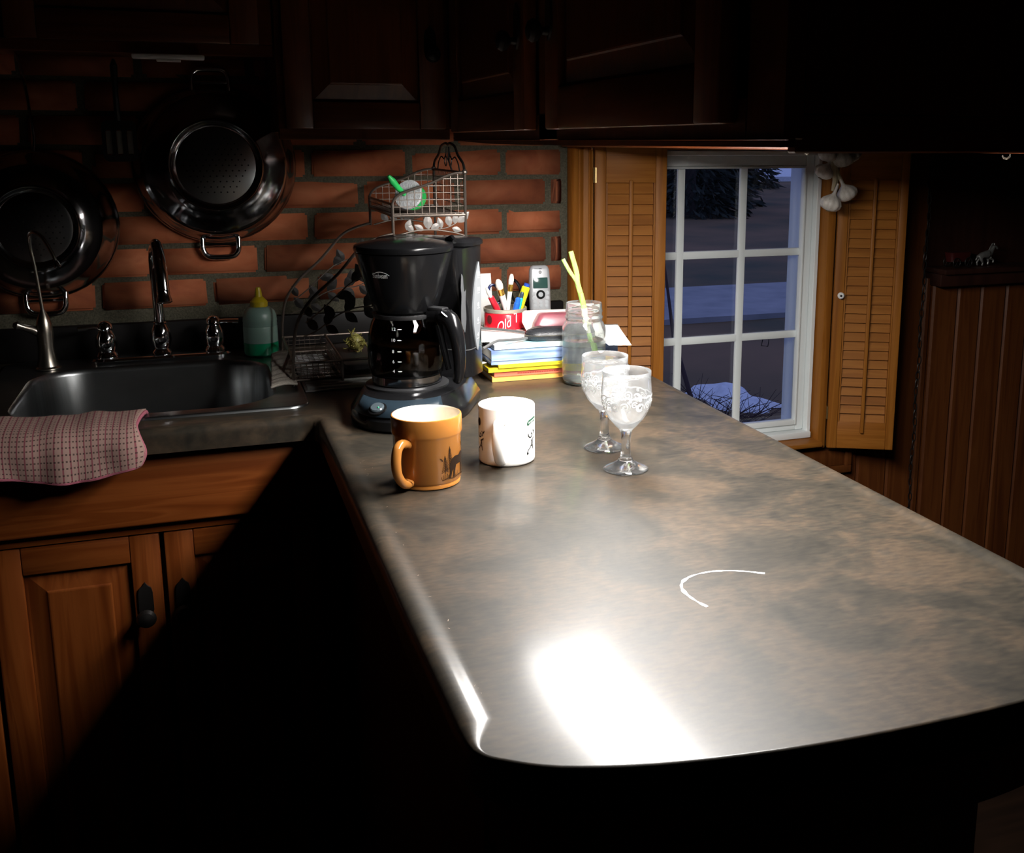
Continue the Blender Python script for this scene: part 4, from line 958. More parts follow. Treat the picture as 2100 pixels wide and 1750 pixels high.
# ================================================================== JAR WITH A SPRIG
j = thing('mason_jar', 'clear glass mason jar of water beside the book stack', 'jar', (.653, 1.785, CT+.0005))
jo = [(.001, 0), (.030, 0), (.0375, .003), (.0400, .010), (.0405, .020), (.0395, .024), (.0408, .028), (.0408, .098), (.0398, .106), (.0360, .1145), (.0335, .1180), (.0335, .1215), (.0352, .1230), (.0350, .1260), (.0332, .1275), (.0335, .1340), (.0348, .1360), (.0335, .1390), (.0332, .1480), (.0328, .1510)]
ji = [(.0308, .1510), (.0306, .1300), (.0310, .1180), (.0335, .1130), (.0370, .1045), (.0376, .0970), (.0376, .030), (.0372, .014), (.034, .0075), (.001, .007)]
obj('jar_glass', MB().lathe(jo+ji, 48), jar_glass, j, smooth=60)
obj('water', MB().lathe([(.001, .0069), (.034, .0074), (.0373, .014), (.0377, .030), (.0377, .082), (.001, .082)], 48), water_m, j, smooth=40)
rl = MB()
for zz, w in ((.060, 1), (.090, .8), (.040, .8)):
    for k in range(3): rl.add(*(lambda q: (q.v, q.f))(on_cyl(ribbon([(x_*.001, .0012*math.sin(x_*.9+k)) for x_ in range(-14, 15)], .0007), lambda z: .0408, -1.9+.5*k, zz+.004*k, .0004)))
obj('raised_relief', rl, glass('relief_glass', (.95, 1, .97), .15), j, smooth=0, weld=False)
g_ = thing('green_onion', 'green onion sprig rooting in the mason jar of water', 'vegetable', (.653, 1.785, CT+.012))
on_m = noise_mat('onion_green', [(.3, (.22, .50, .06)), (.7, (.42, .66, .16))], (60, 60, 6), 4, .45)
on_w = mat('onion_white', (.80, .82, .60), .4)
obj('stalk', MB().tube(spline([(.0085, -.004, .083), (.006, -.004, .095), (.0015, -.004, .112), (-.001, -.004, .128)], 5), [.0042]*6+[.0085]*2+[.0056]*8, 10), on_w, g_)['label'] = 'white lower stalk'
obj('leaf_sheath', MB().tube(spline([(-.001, -.004, .1282), (-.004, -.004, .142), (-.008, -.003, .158)], 5), [.0052]*11, 10), on_m, g_)
obj('root_tip', MB().tube([(.016, -.004, .040), (.0145, -.004, .055), (.0115, -.004, .068), (.0086, -.004, .0825)], [.003, .0042, .0044, .0042], 10), on_m, g_)
obj('leaf', MB().tube(spline([(-.008, -.003, .1585), (-.013, -.002, .176), (-.0145, -.001, .195), (-.022, 0, .222), (-.0255, 0, .234)], 6), [.0050]*8+[.0048]*8+[.0046]*9, 10, flat=.7), on_m, g_)
obj('leaf', MB().tube(spline([(-.0105, -.004, .166), (-.018, -.004, .182), (-.030, -.004, .2), (-.0415, -.003, .221)], 6), [.0032]*10+[.0036]*9, 10, flat=.7), on_m, g_)

# ================================================================== THE BOOK STACK AND WHAT LIES ON IT
def book(label, x0, y0, w, d, z0, z1, m_cov, name='book', rot=-.012, cat='book', pages=True, grp='books in the stack'):
    t = thing(name, label, cat, (x0, y0, z0), rot, grp); h = z1-z0
    tc_ = min(.0012, h*.16)
    obj('cover', MB().box(0, w, 0, .0015, 0, h).box(0, w, .0015, d, 0, tc_).box(0, w, .0015, d, h-tc_, h), m_cov, t, weld=False, smooth=0)
    if pages: obj('pages', MB().box(.0015, w-.001, .0017, d-.001, tc_+.0001, h-tc_-.0001), paper_m, t, smooth=0)
    return t
orange_m = mat('orange_cover', (.78, .40, .09), .5); red_m = mat('red_cover', (.70, .065, .035), .5); red2 = mat('salmon_cover', (.75, .17, .09), .5)
yel_m = mat('yellow_cover', (.82, .62, .02), .5); blue_m = noise_mat('slate_blue_jacket', [(.35, (.10, .17, .36)), (.5, (.22, .31, .56)), (.65, (.32, .42, .66))], (5, 5, 60), 4, .5, noise=2.)
cy_m = noise_mat('pale_magazine', [(.42, (.30, .62, .72)), (.55, (.78, .83, .84)), (.7, (.85, .85, .84))], (30, 1, 1), 2, .4, noise=1.)
z = CT+.0006
bk = book('orange paperback at the bottom of the stack', .492, 1.842, .245, .20, z, z+.0100, orange_m); z += .0102
obj('spine_print', MB().box(.13, .235, -.0006, -.0001, .004, .0062), mat('brown_spine_print', (.45, .2, .03), .6), bk)
bk = book('red paperback second from the bottom of the stack', .4955, 1.840, .245, .20, z, z+.0094, red2); z += .0096
sp_ = MB()
for k in range(24): sp_.box(.045+k*.0034, .045+k*.0034+.0024, -.0006, -.0001, .0035, .0055)
obj('spine_print', sp_, mat('dark_red_print', (.28, .02, .02), .6), bk, weld=False)
bk = book('yellow paperback lying on the red one, sticking out furthest', .4835, 1.836, .25, .19, z, z+.0076, yel_m); z += .0078
bk = book('thin yellow booklet below the slate blue folder', .502, 1.832, .23, .19, z, z+.0066, yel_m); z += .0068
bk = book('thin slate blue booklet under the thick folder', .4885, 1.834, .25, .19, z, z+.0072, blue_m); z += .0074
bk = book('thick slate blue folder with worn jacket, middle of the stack', .4885, 1.832, .25, .19, z, z+.0196, blue_m); z += .0198
bk = book('black ring-edged notebook tucked under the pale magazine', .483, 1.862, .245, .19, z, z+.0012, mat('black_cover', (.012, .012, .014), .5)); z += .0014
bk = book('pale magazine with light blue edge on top of the stack', .4945, 1.832, .245, .20, z, z+.0082, cy_m, name='magazine', cat='magazine'); z += .0084
ZT = z
# loose sheets
def sheet(label, pts, z0, curl=0.):
    m = MB(); n = 12
    a, b2, c_, d_ = [Vector(p) for p in pts]
    for j in range(n+1):
        for i in range(n+1):
            u, v_ = i/n, j/n; p = a.lerp(b2, u).lerp(d_.lerp(c_, u), v_); m.v.append((p.x, p.y, z0+curl*(u**2)*(1-v_)+.0006*math.sin(7*u+4*v_)**2))
    for j in range(n):
        for i in range(n): q = j*(n+1)+i; m.f.append([q, q+1, q+n+2, q+n+1])
    o = obj('paper_sheet', m, paper_m, smooth=60); sm = o.modifiers.new('thick', 'SOLIDIFY'); sm.thickness = .0003; sm.offset = 1
    return tag(o, label, 'paper', 'loose white sheets')
sheet('loose white sheet under the red tin, topmost on the stack', [(.474, 1.87), (.70, 1.845), (.715, 2.02), (.49, 2.05)], ZT+.0004)
sheet('loose white sheet jutting out past the mason jar', [(.69, 1.752), (.728, 1.735), (.79, 1.96), (.72, 1.975)], ZT+.0026, .001)
o = tag(obj('paper_slip', MB().box(-.03, .01, -.002, .05, 0, .0012), paper_m, smooth=0), 'white slip of paper poking from the side of the stack', 'paper'); o.location = (.478, 1.86, CT+.0392-.0056); o.rotation_euler = (0, .0, .5)
# note card standing behind the tin
o = tag(obj('note_card', MB().box(-.045, .045, -.0006, .0006, 0, .165), paper_m, smooth=0), 'white card standing upright behind the red tin', 'card'); o.location = (.535, 2.135, CT+.001); o.rotation_euler = (-.14, 0, .10)
# flat black wallet under the tin's edge
# red tin with pens
ZP = ZT+.0012
t = thing('red_tin', 'small red tin with white lettering, holding pens and brushes', 'tin', (.5665, 2.012, ZP))
tin_red = mat('red_tin_paint', (.62, .012, .025), .25); tin_rim = mat('worn_tin_rim', (.52, .47, .38), .4, .6)
obj('tin_wall', MB().lathe([(.0415, .0004), (.0430, .001), (.0430, .030), (.0424, .0310), (.0430, .0320), (.0430, .0330)], 40, capt=False), tin_red, t)
obj('tin_rim', MB().lathe([(.0428, .0331), (.0438, .0340), (.0438, .0400), (.0425, .0410), (.0412, .0400), (.0410, .006), (.001, .005)], 40, capb=False), tin_rim, t)['label'] = 'pale worn rim'
tm = text_mb('Old T', .031); tm.v = [(x_*.60, y_*1.0+x_*.34, 0) for x_, y_, z_ in tm.v]
tx = on_cyl(tm, lambda z: .0430, math.radians(-90-8), .0150, .0005)
obj('tin_lettering', tx, print_white, t, smooth=0, weld=False)
dp = [(.007*math.cos(q), .009*math.sin(q)) for q in [2*PI*i/14 for i in range(14)]]; vi, fi = fill2d(dp, grid=.003)
obj('dark_patch', on_cyl(MB().add([(a, b2, 0) for a, b2 in vi], fi), lambda z: .0430, math.radians(-152), .020, .0005), mat('rust_patch', (.10, .01, .01), .5), t, smooth=0)
TIN = Vector((.5665, 2.012, ZP))
def stick(name, label, cat, base, tip, parts, grp='pens and brushes in the red tin'):
    b0 = TIN+Vector(base); t1 = TIN+Vector(tip); d = (t1-b0); Ln = d.length; q = Vector((0, 0, 1)).rotation_difference(d.normalized())
    t = thing(name, label, cat, b0, 0, grp); t.rotation_mode = 'QUATERNION'; t.rotation_quaternion = q
    for pn, prof, m in parts(Ln): obj(pn, MB().lathe(prof, 14), m, t)
    return t
gold = mat('gold_ferrule', (.75, .48, .10), .2, .9); bristle = mat('white_bristle', (.72, .68, .62), .8); white_l = mat('white_lacquer', (.82, .81, .79), .3)
blue_l = mat('blue_barrel', (.02, .13, .55), .3); teal_l = mat('teal_barrel', (.01, .42, .50), .3); red_l = mat('red_barrel', (.58, .015, .03), .3); hi_l = mat('highlighter_yellow', (.78, .75, .02), .35); cobalt = mat('cobalt_plastic', (.02, .07, .40), .35)
def brush(r, mh): return lambda Ln: [('brush_handle', [(r*.55, 0), (r*.8, Ln*.3), (r, Ln*.66)], mh), ('ferrule', [(r*1.02, Ln*.661), (r*.95, Ln*.68), (r*1.05, Ln*.80)], gold), ('bristles', [(r*1.0, Ln*.801), (r*1.15, Ln*.88), (r*.9, Ln*.96), (r*.5, Ln)], bristle)]
def pen(r, m1, m2=None): return lambda Ln: [('barrel', [(r, 0), (r, Ln*.80), (r*.85, Ln*.82)], m1), ('cap', [(r*.9, Ln*.821), (r*.9, Ln*.95), (r*.5, Ln)], m2 or m1)]
stick('paint_brush', 'white-handled paint brush with gold ferrule standing tallest in the tin', 'brush', (.002, .0, .006), (.012, -.010, .108), brush(.0048, white_l))
stick('paint_brush', 'broad white paint brush with gold ferrule leaning in the tin', 'brush', (.012, .012, .006), (-.018, -.012, .098), brush(.0068, white_l))
stick('paint_brush', 'red-handled paint brush leaning out of the tin beside the coffee maker', 'brush', (-.004, -.006, .008), (-.043, -.016, .084), lambda Ln: [('brush_handle', [(.005, 0), (.0066, Ln*.45), (.0060, Ln*.74)], red_l), ('bristles', [(.0035, Ln*.741), (.0045, Ln*.85), (.002, Ln)], bristle)])
stick('pen', 'blue pen with rounded cap in the red tin', 'pen', (.010, -.014, .006), (.022, -.022, .062), pen(.0062, blue_l))
stick('pen', 'teal pen in the red tin next to the blue one', 'pen', (.018, -.008, .006), (.032, -.016, .072), pen(.0045, teal_l, mat('dark_clip', (.03, .05, .08), .3)))
stick('highlighter_pen', 'fat yellow highlighter in the red tin beside the phone', 'pen', (.022, .010, .006), (.047, .0, .086), lambda Ln: [('barrel', [(.0085, 0), (.0085, Ln*.55), (.0078, Ln*.56), (.0085, Ln*.58), (.0085, Ln*.90), (.006, Ln*.93)], hi_l), ('cap', [(.0062, Ln*.931), (.0062, Ln)], cobalt)])
s_ = thing('scissors', 'scissors with navy blue loop handles standing in the red tin', 'scissors', TIN+Vector((.0, .012, .006)))
navy = mat('navy_handles', (.012, .022, .09), .35)
def loop(cx, cz, rx, rz, tilt): return [(cx+rx*math.cos(q)*math.cos(tilt)-rz*math.sin(q)*math.sin(tilt), 0, cz+rx*math.cos(q)*math.sin(tilt)+rz*math.sin(q)*math.cos(tilt)) for q in [2*PI*i/22 for i in range(22)]]
obj('loop_handle', MB().tube(loop(-.018, .060, .011, .020, .35), .0028, 8, closed=True), navy, s_)
obj('loop_handle', MB().tube(loop(.026, .064, .011, .024, .30), .0032, 8, closed=True), black_pl, s_)
obj('blade', MB().box(-.004, .004, -.001, .001, .0, .045), steel, s_)
# phone and dock
p = thing('cordless_phone', 'silver cordless phone handset standing in its white dock', 'phone', (.6995, 2.196, ZT-.0085), math.radians(-6))
ph = obj('handset', MB().loft([[(x_, y_, z) for x_, y_ in rrect(-w, w, -d_, d_, min(d_, w)*.75, 5)] for z, w, d_ in ((0, .0225, .009), (.01, .0235, .011), (.07, .0240, .011), (.098, .0225, .010), (.106, .0195, .008), (.109, .014, .005))]), silver_pl, p, smooth=50)
ph.rotation_euler = (-.12, 0, 0)
obj('screen', MB().box(-.0165, .0165, -.0122, -.0112, .058, .0815), lcd_m, ph, bevel=.001)['label'] = 'dark green screen'
obj('keypad_ring', MB().lathe([(.010, 0), (.010, .0012), (.0055, .0012), (.0055, .0004)], 24, (0, -.0112, .044), Matrix.Rotation(PI/2, 3, 'X'), capt=False), print_ink, ph)
obj('keypad_button', MB().lathe([(.0054, 0), (.0054, .0014), (.001, .0016)], 18, (0, -.0112, .044), Matrix.Rotation(PI/2, 3, 'X')), grey_key, ph)
for i, (kx, kz) in enumerate(((-.0155, .046), (.0155, .047), (-.0155, .036), (.0155, .036), (-.013, .027), (0, .027), (.013, .027), (-.013, .019), (0, .019), (.013, .019))):
    obj('key', MB().lathe([(.0042, 0), (.0042, .0009), (.001, .0011)], 12, (kx, -.0112, kz), Matrix.Rotation(PI/2, 3, 'X')), grey_key, ph)
lg = MB().lathe([(.0036, 0), (.0036, .0003)], 18, (0, -.0111, .0935), Matrix.Rotation(PI/2, 3, 'X')); 
obj('round_logo', lg, mat('grey_logo', (.12, .12, .13), .4), ph)
lr = MB()
for k in range(3): lr.box(-.003+.0004*k, .0028-.0006*k, -.01165, -.0115, .0925+.0011*k, .0929+.0011*k)
obj('logo_stripes', lr, print_white, ph, weld=False)
obj('speaker_slot', MB().box(-.014, -.004, -.0106, -.0102, .1005, .1012).box(-.003, .004, -.0106, -.0102, .1003, .1014), print_ink, ph, weld=False)
dk = thing('phone_dock', 'low white phone dock behind the spectacle cases', 'phone dock', (.728, 2.196, CT+.0005), math.radians(-6))
obj('dock_body', MB().loft([[(x_, y_, z) for x_, y_ in rrect(-.062+i, .062-i, -.030+i, .040-i, .010, 4)] for i, z in ((.002, 0), (0, .003), (0, .058), (.003, .0625))]), white_pl, dk, smooth=40, weld=False)
obj('dock_screw', MB().lathe([(.004, 0), (.004, .0008), (.001, .001)], 14, (.030, -.0302, .050), Matrix.Rotation(PI/2, 3, 'X')), print_ink, dk)
# spectacle cases
pink_m = mat('dusty_pink_leather', (.24, .065, .085), .35); pinkl = mat('pale_pink_lining', (.78, .62, .56), .6)
pc = thing('pink_spectacle_case', 'dusty pink spectacle case lying on the stack against the red tin', 'case', (.596, 1.915, ZT+.0010), math.radians(-7))
cs = [[(x_, y_, z) for x_, y_ in rrect(.0+i, .125-i, -.012+k, .026+k*.6, .010, 5)] for i, k, z in ((.006, .002, 0), (.001, .0, .004), (.002, .002, .020), (.012, .010, .036), (.018, .013, .0385))]
obj('case_shell', MB().loft(cs), pink_m, pc, smooth=60)
obj('case_back', MB().loft([[(x_, y_, z) for x_, y_ in ((-.018+i, .0265), (.13, .0265), (.13, .031), (-.018+i, .031))] for i, z in ((.010, 0), (.0, .02), (.001, .039), (.006, .0425))]), pinkl, pc, smooth=40, bevel=.001)['label'] = 'pale pink lining edge'
bc = thing('black_spectacle_case', 'black leather spectacle case in front of the pink one', 'case', (.5605, 1.838, ZT+.0010), math.radians(-6))
leather = noise_mat('black_leather', [(.3, (.012, .013, .015)), (.7, (.028, .029, .033))], (90, 90, 90), 5, .32, .5)
def casering(i, z, k=0): return [(x_, y_, z) for x_, y_ in rrect(i, .140-i, .004+i*.6+k, .056-i*.6, .024-i*.3, 7)]
obj('case_bottom', MB().loft([casering(.004, 0), casering(0, .003), casering(0, .0095)]), leather, bc, smooth=50)
obj('case_lid', MB().loft([casering(.0005, .0102), casering(.001, .0125), casering(.006, .0175, .004), casering(.018, .0212, .008), casering(.034, .0225, .012)]), leather, bc, smooth=60)
obj('gold_trim', MB().loft([casering(-.0003, .0094), casering(-.0003, .0103)]), mat('dull_trim', (.30, .27, .2), .3, .8), bc)
o = tag(obj('gold_earring', MB().tube([(0, 0, 0), (.008, .002, .001), (.014, -.001, .0005), (.020, .003, .002), (.026, 0, .0005)], [.0008, .0014, .0008, .0016, .001], 6).ball((.018, .004, .0012), .002, 8, 6), gold, weld=False), 'tiny gold trinket lying on the papers before the black case', 'trinket'); o.location = (.552, 1.868, ZT+.0030)

# ================================================================== WIRE RACK
rk = thing('wire_rack', 'two-tier antique wire rack with leaf scrollwork against the brick', 'rack', (0, 0, 0))
Yf, Yb = 1.908, 2.178
UX0, UX1 = .328, .463
R1, R2 = .0028, .0009
bz = 1.222
def scurve(Y): return spline([(UX0, Y, 1.243), (UX0+.004, Y, 1.253), (.345, Y, 1.263), (.372, Y, 1.272), (.400, Y, 1.281), (.425, Y, 1.292), (.445, Y, 1.298), (UX1, Y, 1.299)], 5)
SCP = [(.328, 1.243), (.332, 1.253), (.345, 1.263), (.372, 1.272), (.400, 1.281), (.425, 1.292), (.445, 1.298), (.464, 1.299)]
def sc_z(x_):
    for (a, za), (b2, zb) in zip(SCP[:-1], SCP[1:]):
        if x_ <= b2: return za+(zb-za)*(x_-a)/(b2-a)
    return 1.299
for Y in (Yf, Yb):
    obj('post', MB().tube([(UX1, Y, CT+.0008), (UX1, Y, 1.302)], R1, 8).ball((UX1, Y, 1.300), .0055, 10, 8), darkwire, rk, weld=False)
    obj('post', MB().tube([(UX0, Y, 1.186), (UX0, Y, 1.246)], R1, 8), darkwire, rk)
    sw = MB().tube(scurve(Y), R1*.9, 8).tube([(UX0, Y, bz), (UX1, Y, bz)], R1, 8)
    obj('basket_rim', sw, darkwire, rk, weld=False)
    g_ = MB()
    for k in range(1, 10):
        x_ = UX0+(UX1-UX0)*k/10; g_.tube([(x_, Y, bz), (x_, Y, sc_z(x_))], R2*.9, 6)
    for zz in (1.226, 1.2385, 1.251, 1.2635, 1.276, 1.2885):
        xa = UX0
        while xa < UX1 and sc_z(xa) < zz: xa += .003
        g_.tube([(xa, Y+.0008, zz), (UX1, Y+.0008, zz)], R2*.9, 6)
    obj('wire_mesh', g_, darkwire, rk, weld=False)
g_ = MB()
for k in range(1, 22):
    Y = Yf+(Yb-Yf)*k/22; g_.tube([(UX0, Y, 1.243), (UX0, Y, bz), (UX1, Y, bz), (UX1, Y, 1.299)], R2*.8, 5)
for zz in (1.2275, 1.235): g_.tube([(UX0, Yf, zz), (UX0, Yb, zz)], R2*.8, 5)
for zz in (1.24, 1.255, 1.27, 1.285): g_.tube([(UX1, Yf, zz), (UX1, Yb, zz)], R2*.8, 5)
for k in range(1, 6): x_ = UX0+(UX1-UX0)*k/6; g_.tube([(x_, Yf, bz), (x_, Yb, bz)], R2*.8, 5)
obj('wire_mesh', g_, darkwire, rk, weld=False)
obj('basket_rim', MB().tube([(UX0, Yf, 1.243), (UX0, Yb, 1.243)], R1*.8, 8).tube([(UX0, Yf, bz), (UX0, Yb, bz)], R1*.8, 8).tube([(UX1, Yf, 1.299), (UX1, Yb, 1.299)], R1*.8, 8).tube([(UX1, Yf, bz), (UX1, Yb, bz)], R1*.8, 8), darkwire, rk, weld=False)
# arched top on the rack's back side
ym = (Yf+Yb)/2
obj('top_arch', MB().tube(spline([(UX1, Yf, 1.302), (UX1, Yf+.012, 1.316), (UX1, Yf+.05, 1.330), (UX1, Yf+.075, 1.346), (UX1, ym-.02, 1.352), (UX1, ym, 1.350), (UX1, ym+.02, 1.352), (UX1, Yb-.075, 1.346), (UX1, Yb-.05, 1.330), (UX1, Yb-.012, 1.316), (UX1, Yb, 1.302)], 5), R1*.9, 8), blackmetal, rk)
sc_ = MB()
for s_ in (-1, 1):
    sc_.tube(spline([(UX1, ym+s_*.012, 1.345), (UX1, ym+s_*.018, 1.330), (UX1, ym+s_*.035, 1.322), (UX1, ym+s_*.06, 1.326), (UX1, ym+s_*.085, 1.315), (UX1, ym+s_*.095, 1.301)], 5), R2*1.5, 6)
    sc_.tube([(UX1, ym+s_*(.020+.010*math.cos(q)), 1.318+.010*math.sin(q)) for q in [2*PI*i/14 for i in range(14)]], R2*1.3, 6, closed=True)
sc_.tube([(UX1, ym-.01, 1.345), (UX1-.004, ym-.02, 1.322), (UX1, ym-.03, 1.301)], R2*2, 6)
obj('scroll_ornament', sc_, blackmetal, rk, weld=False)
# side arches from the upper basket down to the lower front
def arch_curve(Y): return spline([(UX0, Y, 1.190), (.300, Y, 1.183), (.267, Y, 1.166), (.225, Y, 1.120), (.178, Y, 1.078), (.152, Y, 1.040), (.143, Y, 1.0), (.140, Y, .96), (.138, Y, CT+.006)], 6)
lit_leaf_m = mat('stamped_leaf_metal_lit', (.17, .158, .148), .5, .4)  # lit tone of the leaf metal, for the sprig leaves
def leaf(parent, x_, Y, z_, a, l, w, lm_=None):
    lm_ = lm_ or lit_leaf_m
    m = MB(); c_, s_ = math.cos(a), math.sin(a); prof = [(0, 0), (.18, .32), (.40, .50), (.62, .44), (.84, .22), (1, 0)]
    top_ = [(u*l, h*w) for u, h in prof]; bot = [(u*l, -h*w) for u, h in prof[1:-1]][::-1]; n = len(top_)+len(bot)
    for yy, k in ((-.0008, 1), (.0008, 1)):
        for u, h in top_+bot: m.v.append((x_+u*c_-h*s_, Y+yy-.0022*math.sin(PI*u/l)*0, z_+u*s_+h*c_))
    m.v += [(x_+.5*l*c_, Y-.0018, z_+.5*l*s_)]
    for i in range(n): m.f.append([i, (i+1) % n, 2*n]); m.f.append([i, (i+1) % n, n+(i+1) % n, n+i])
    m.f.append([n+i for i in range(n)])
    return obj('leaf', m, lm_, parent, smooth=0)
for Y in (Yf, Yb):
    ac_ = obj('side_arch', MB().tube(arch_curve(Y), R1, 8), darkwire, rk)
    vine = spline([(.160, Y, 1.010), (.185, Y, 1.020), (.220, Y, 1.045), (.255, Y, 1.058), (.300, Y, 1.062), (.345, Y, 1.090)], 5)
    obj('vine', MB().tube(vine, R2*1.4, 6).tube(spline([(.165, Y, 1.035), (.20, Y, 1.062), (.250, Y, 1.105), (.300, Y, 1.125), (.34, Y, 1.150)], 5), R2*1.4, 6), darkwire, ac_, weld=False)
    for (x_, z_, a, l) in ((.185, 1.020, 2.2, .026), (.200, 1.028, 1.2, .026), (.215, 1.040, 2.1, .028), (.235, 1.052, .9, .028), (.250, 1.058, 1.9, .030), (.27, 1.06, .9, .03), (.285, 1.062, 1.6, .030), (.31, 1.068, 1.9, .03), (.20, 1.028, -.6, .024), (.235, 1.05, -.7, .026), (.27, 1.06, -.9, .028), (.30, 1.062, -.8, .026), (.22, 1.08, .2, .026), (.25, 1.105, .9, .028), (.27, 1.112, 2.0, .026), (.175, 1.045, 2.0, .022), (.30, 1.125, -.4, .026), (.31, 1.13, 1.6, .026)):
        leaf(ac_, x_, Y, z_, a, l*1.15, l*.66, blackmetal)  # arch leaves coloured dark for shade; same metal as the sprig leaves
    # sprig right under the upper basket, leaves in the lit tone
    sp = obj('leaf_sprig', MB().tube(spline([(.335, Y, 1.187), (.37, Y, 1.195), (.405, Y, 1.1955), (.44, Y, 1.190), (UX1, Y, 1.183)], 5), R2*1.7, 6).tube(spline([(.40, Y, 1.196), (.43, Y, 1.200), (.458, Y, 1.216)], 4), R2*1.3, 6), darkwire, rk, weld=False)
    for (x_, z_, a, l) in ((.393, 1.196, 1.65, .025), (.384, 1.195, 2.6, .017), (.397, 1.196, .55, .018), (.418, 1.198, 1.9, .018), (.433, 1.201, 1.75, .020), (.443, 1.205, 1.5, .018), (.449, 1.208, .75, .024), (.365, 1.193, 2.3, .018), (.352, 1.196, 1.2, .018), (.437, 1.198, -.3, .016)):
        leaf(sp, x_, Y, z_, a, l*1.2, l*.68)
# lower basket
LB0, LB1, lz0, lz1 = .142, .226, .930, .962
lb = MB(); 
for zz in (lz0, lz1): lb.tube([(LB0, Yf, zz), (UX1, Yf, zz)], R1*.9, 8).tube([(LB0, Yb, zz), (UX1, Yb, zz)], R1*.9, 8).tube([(LB0, Yf, zz), (LB0, Yb, zz)], R1*.9, 8).tube([(LB1, Yf, zz), (LB1, Yb, zz)], R1*.9, 8).tube([(UX1, Yf, zz), (UX1, Yb, zz)], R1*.9, 8)
lb.tube([(LB1, Yf, lz0-.006), (LB1, Yf, lz1+.002)], R1, 8)
obj('lower_basket', lb, darkwire, rk, weld=False)
g_ = MB()
for k in range(1, 8): x_ = LB0+(LB1-LB0)*k/8; g_.tube([(x_, Yf, lz1), (x_, Yf, lz0), (x_, Yb, lz0), (x_, Yb, lz1)], R2*.8, 5)
for k in range(1, 18): Y = Yf+(Yb-Yf)*k/18; g_.tube([(LB0, Y, lz1), (LB0, Y, lz0), (LB1, Y, lz0), (LB1, Y, lz1)], R2*.8, 5)
for zz in (.938, .946, .954): g_.tube([(LB0, Yf, zz), (LB1, Yf, zz), (LB1, Yb, zz), (LB0, Yb, zz)], R2*.8, 5, closed=True)
obj('wire_mesh', g_, darkwire, rk, weld=False)
# dish brush in the upper basket
br = thing('dish_brush', 'round dish brush with white bristles and green handle in the upper basket', 'brush', (.379, 1.975, 1.2240))
gr_pl = mat('bright_green_plastic', (.03, .55, .12), .35)
ax_ = Vector((-.55, -.65, .25)).normalized(); q3 = Vector((0, 0, 1)).rotation_difference(ax_).to_matrix()
obj('bristles', MB().lathe([(.012, .0), (.024, .008), (.0285, .018), (.027, .021), (.001, .022)], 40, (0, 0, .0285), q3), noise_mat('white_bristle_tuft', [(.35, (.55, .57, .60)), (.65, (.80, .81, .84))], (150, 150, 20), 3, .9, 1., coord='Object'), br)
obj('brush_back', MB().lathe([(.001, -.022), (.016, -.020), (.024, -.008), (.0245, -.001), (.012, -.0003)], 32, (0, 0, .0285), q3), gr_pl, br)
obj('brush_handle', MB().tube([(-.020, -.02, .035), (-.033, -.03, .047), (-.044, -.036, .060), (-.052, -.04, .070)], [.0045, .0055, .0065, .003], 12), gr_pl, br)
# dark trays and scrubber in lower rack
o = tag(obj('plate_tray', MB().loft([[(x_, y_, z) for x_, y_ in rrect(.235+i, .440-i, 1.93+i, 2.15-i, .02, 4)] for i, z in ((.004, 0), (0, .004), (0, .010), (.003, .012))]), mat('dark_tray', (.03, .03, .03), .4)), 'low dark tray on the lower tier of the wire rack', 'tray'); o.location = (0, 0, .936)
m = MB()
for i in range(70):
    d = Vector((random.gauss(0, 1), random.gauss(0, 1), random.gauss(0, 1))).normalized(); p_ = d*.018; e = Vector((random.gauss(0, 1), random.gauss(0, 1), random.gauss(0, 1))).normalized()
    m.tube([p_, p_+e*.006+d*.002, p_+e*.011], .0011, 4)
m.ball((0, 0, 0), .0165, 12, 8)
o = tag(obj('scouring_pad', m, noise_mat('gold_mesh', [(.3, (.22, .19, .03)), (.7, (.36, .34, .11))], (100, 100, 100), 3, .4), weld=False), 'yellow-gold mesh scouring pad behind the coffee carafe', 'scouring pad'); o.location = (.270, 2.05, .9672)
# ribbed white drying mat under the rack
m = MB()
for i in range(16): m.tube([(.160, 1.885+i*.0195, .0045), (.300, 1.885+i*.0195, .0045)], .0042, 6)
m.box(.156, .304, 1.875, 2.19, .0004, .003)
dm = tag(obj('drying_mat', m, mat('pale_ribbed_mat', (.42, .43, .42), .6), weld=False), 'pale ribbed drying mat under the wire rack', 'mat'); dm.location = (0, 0, CT+.0003)
dm.scale = (1, 1, 1)

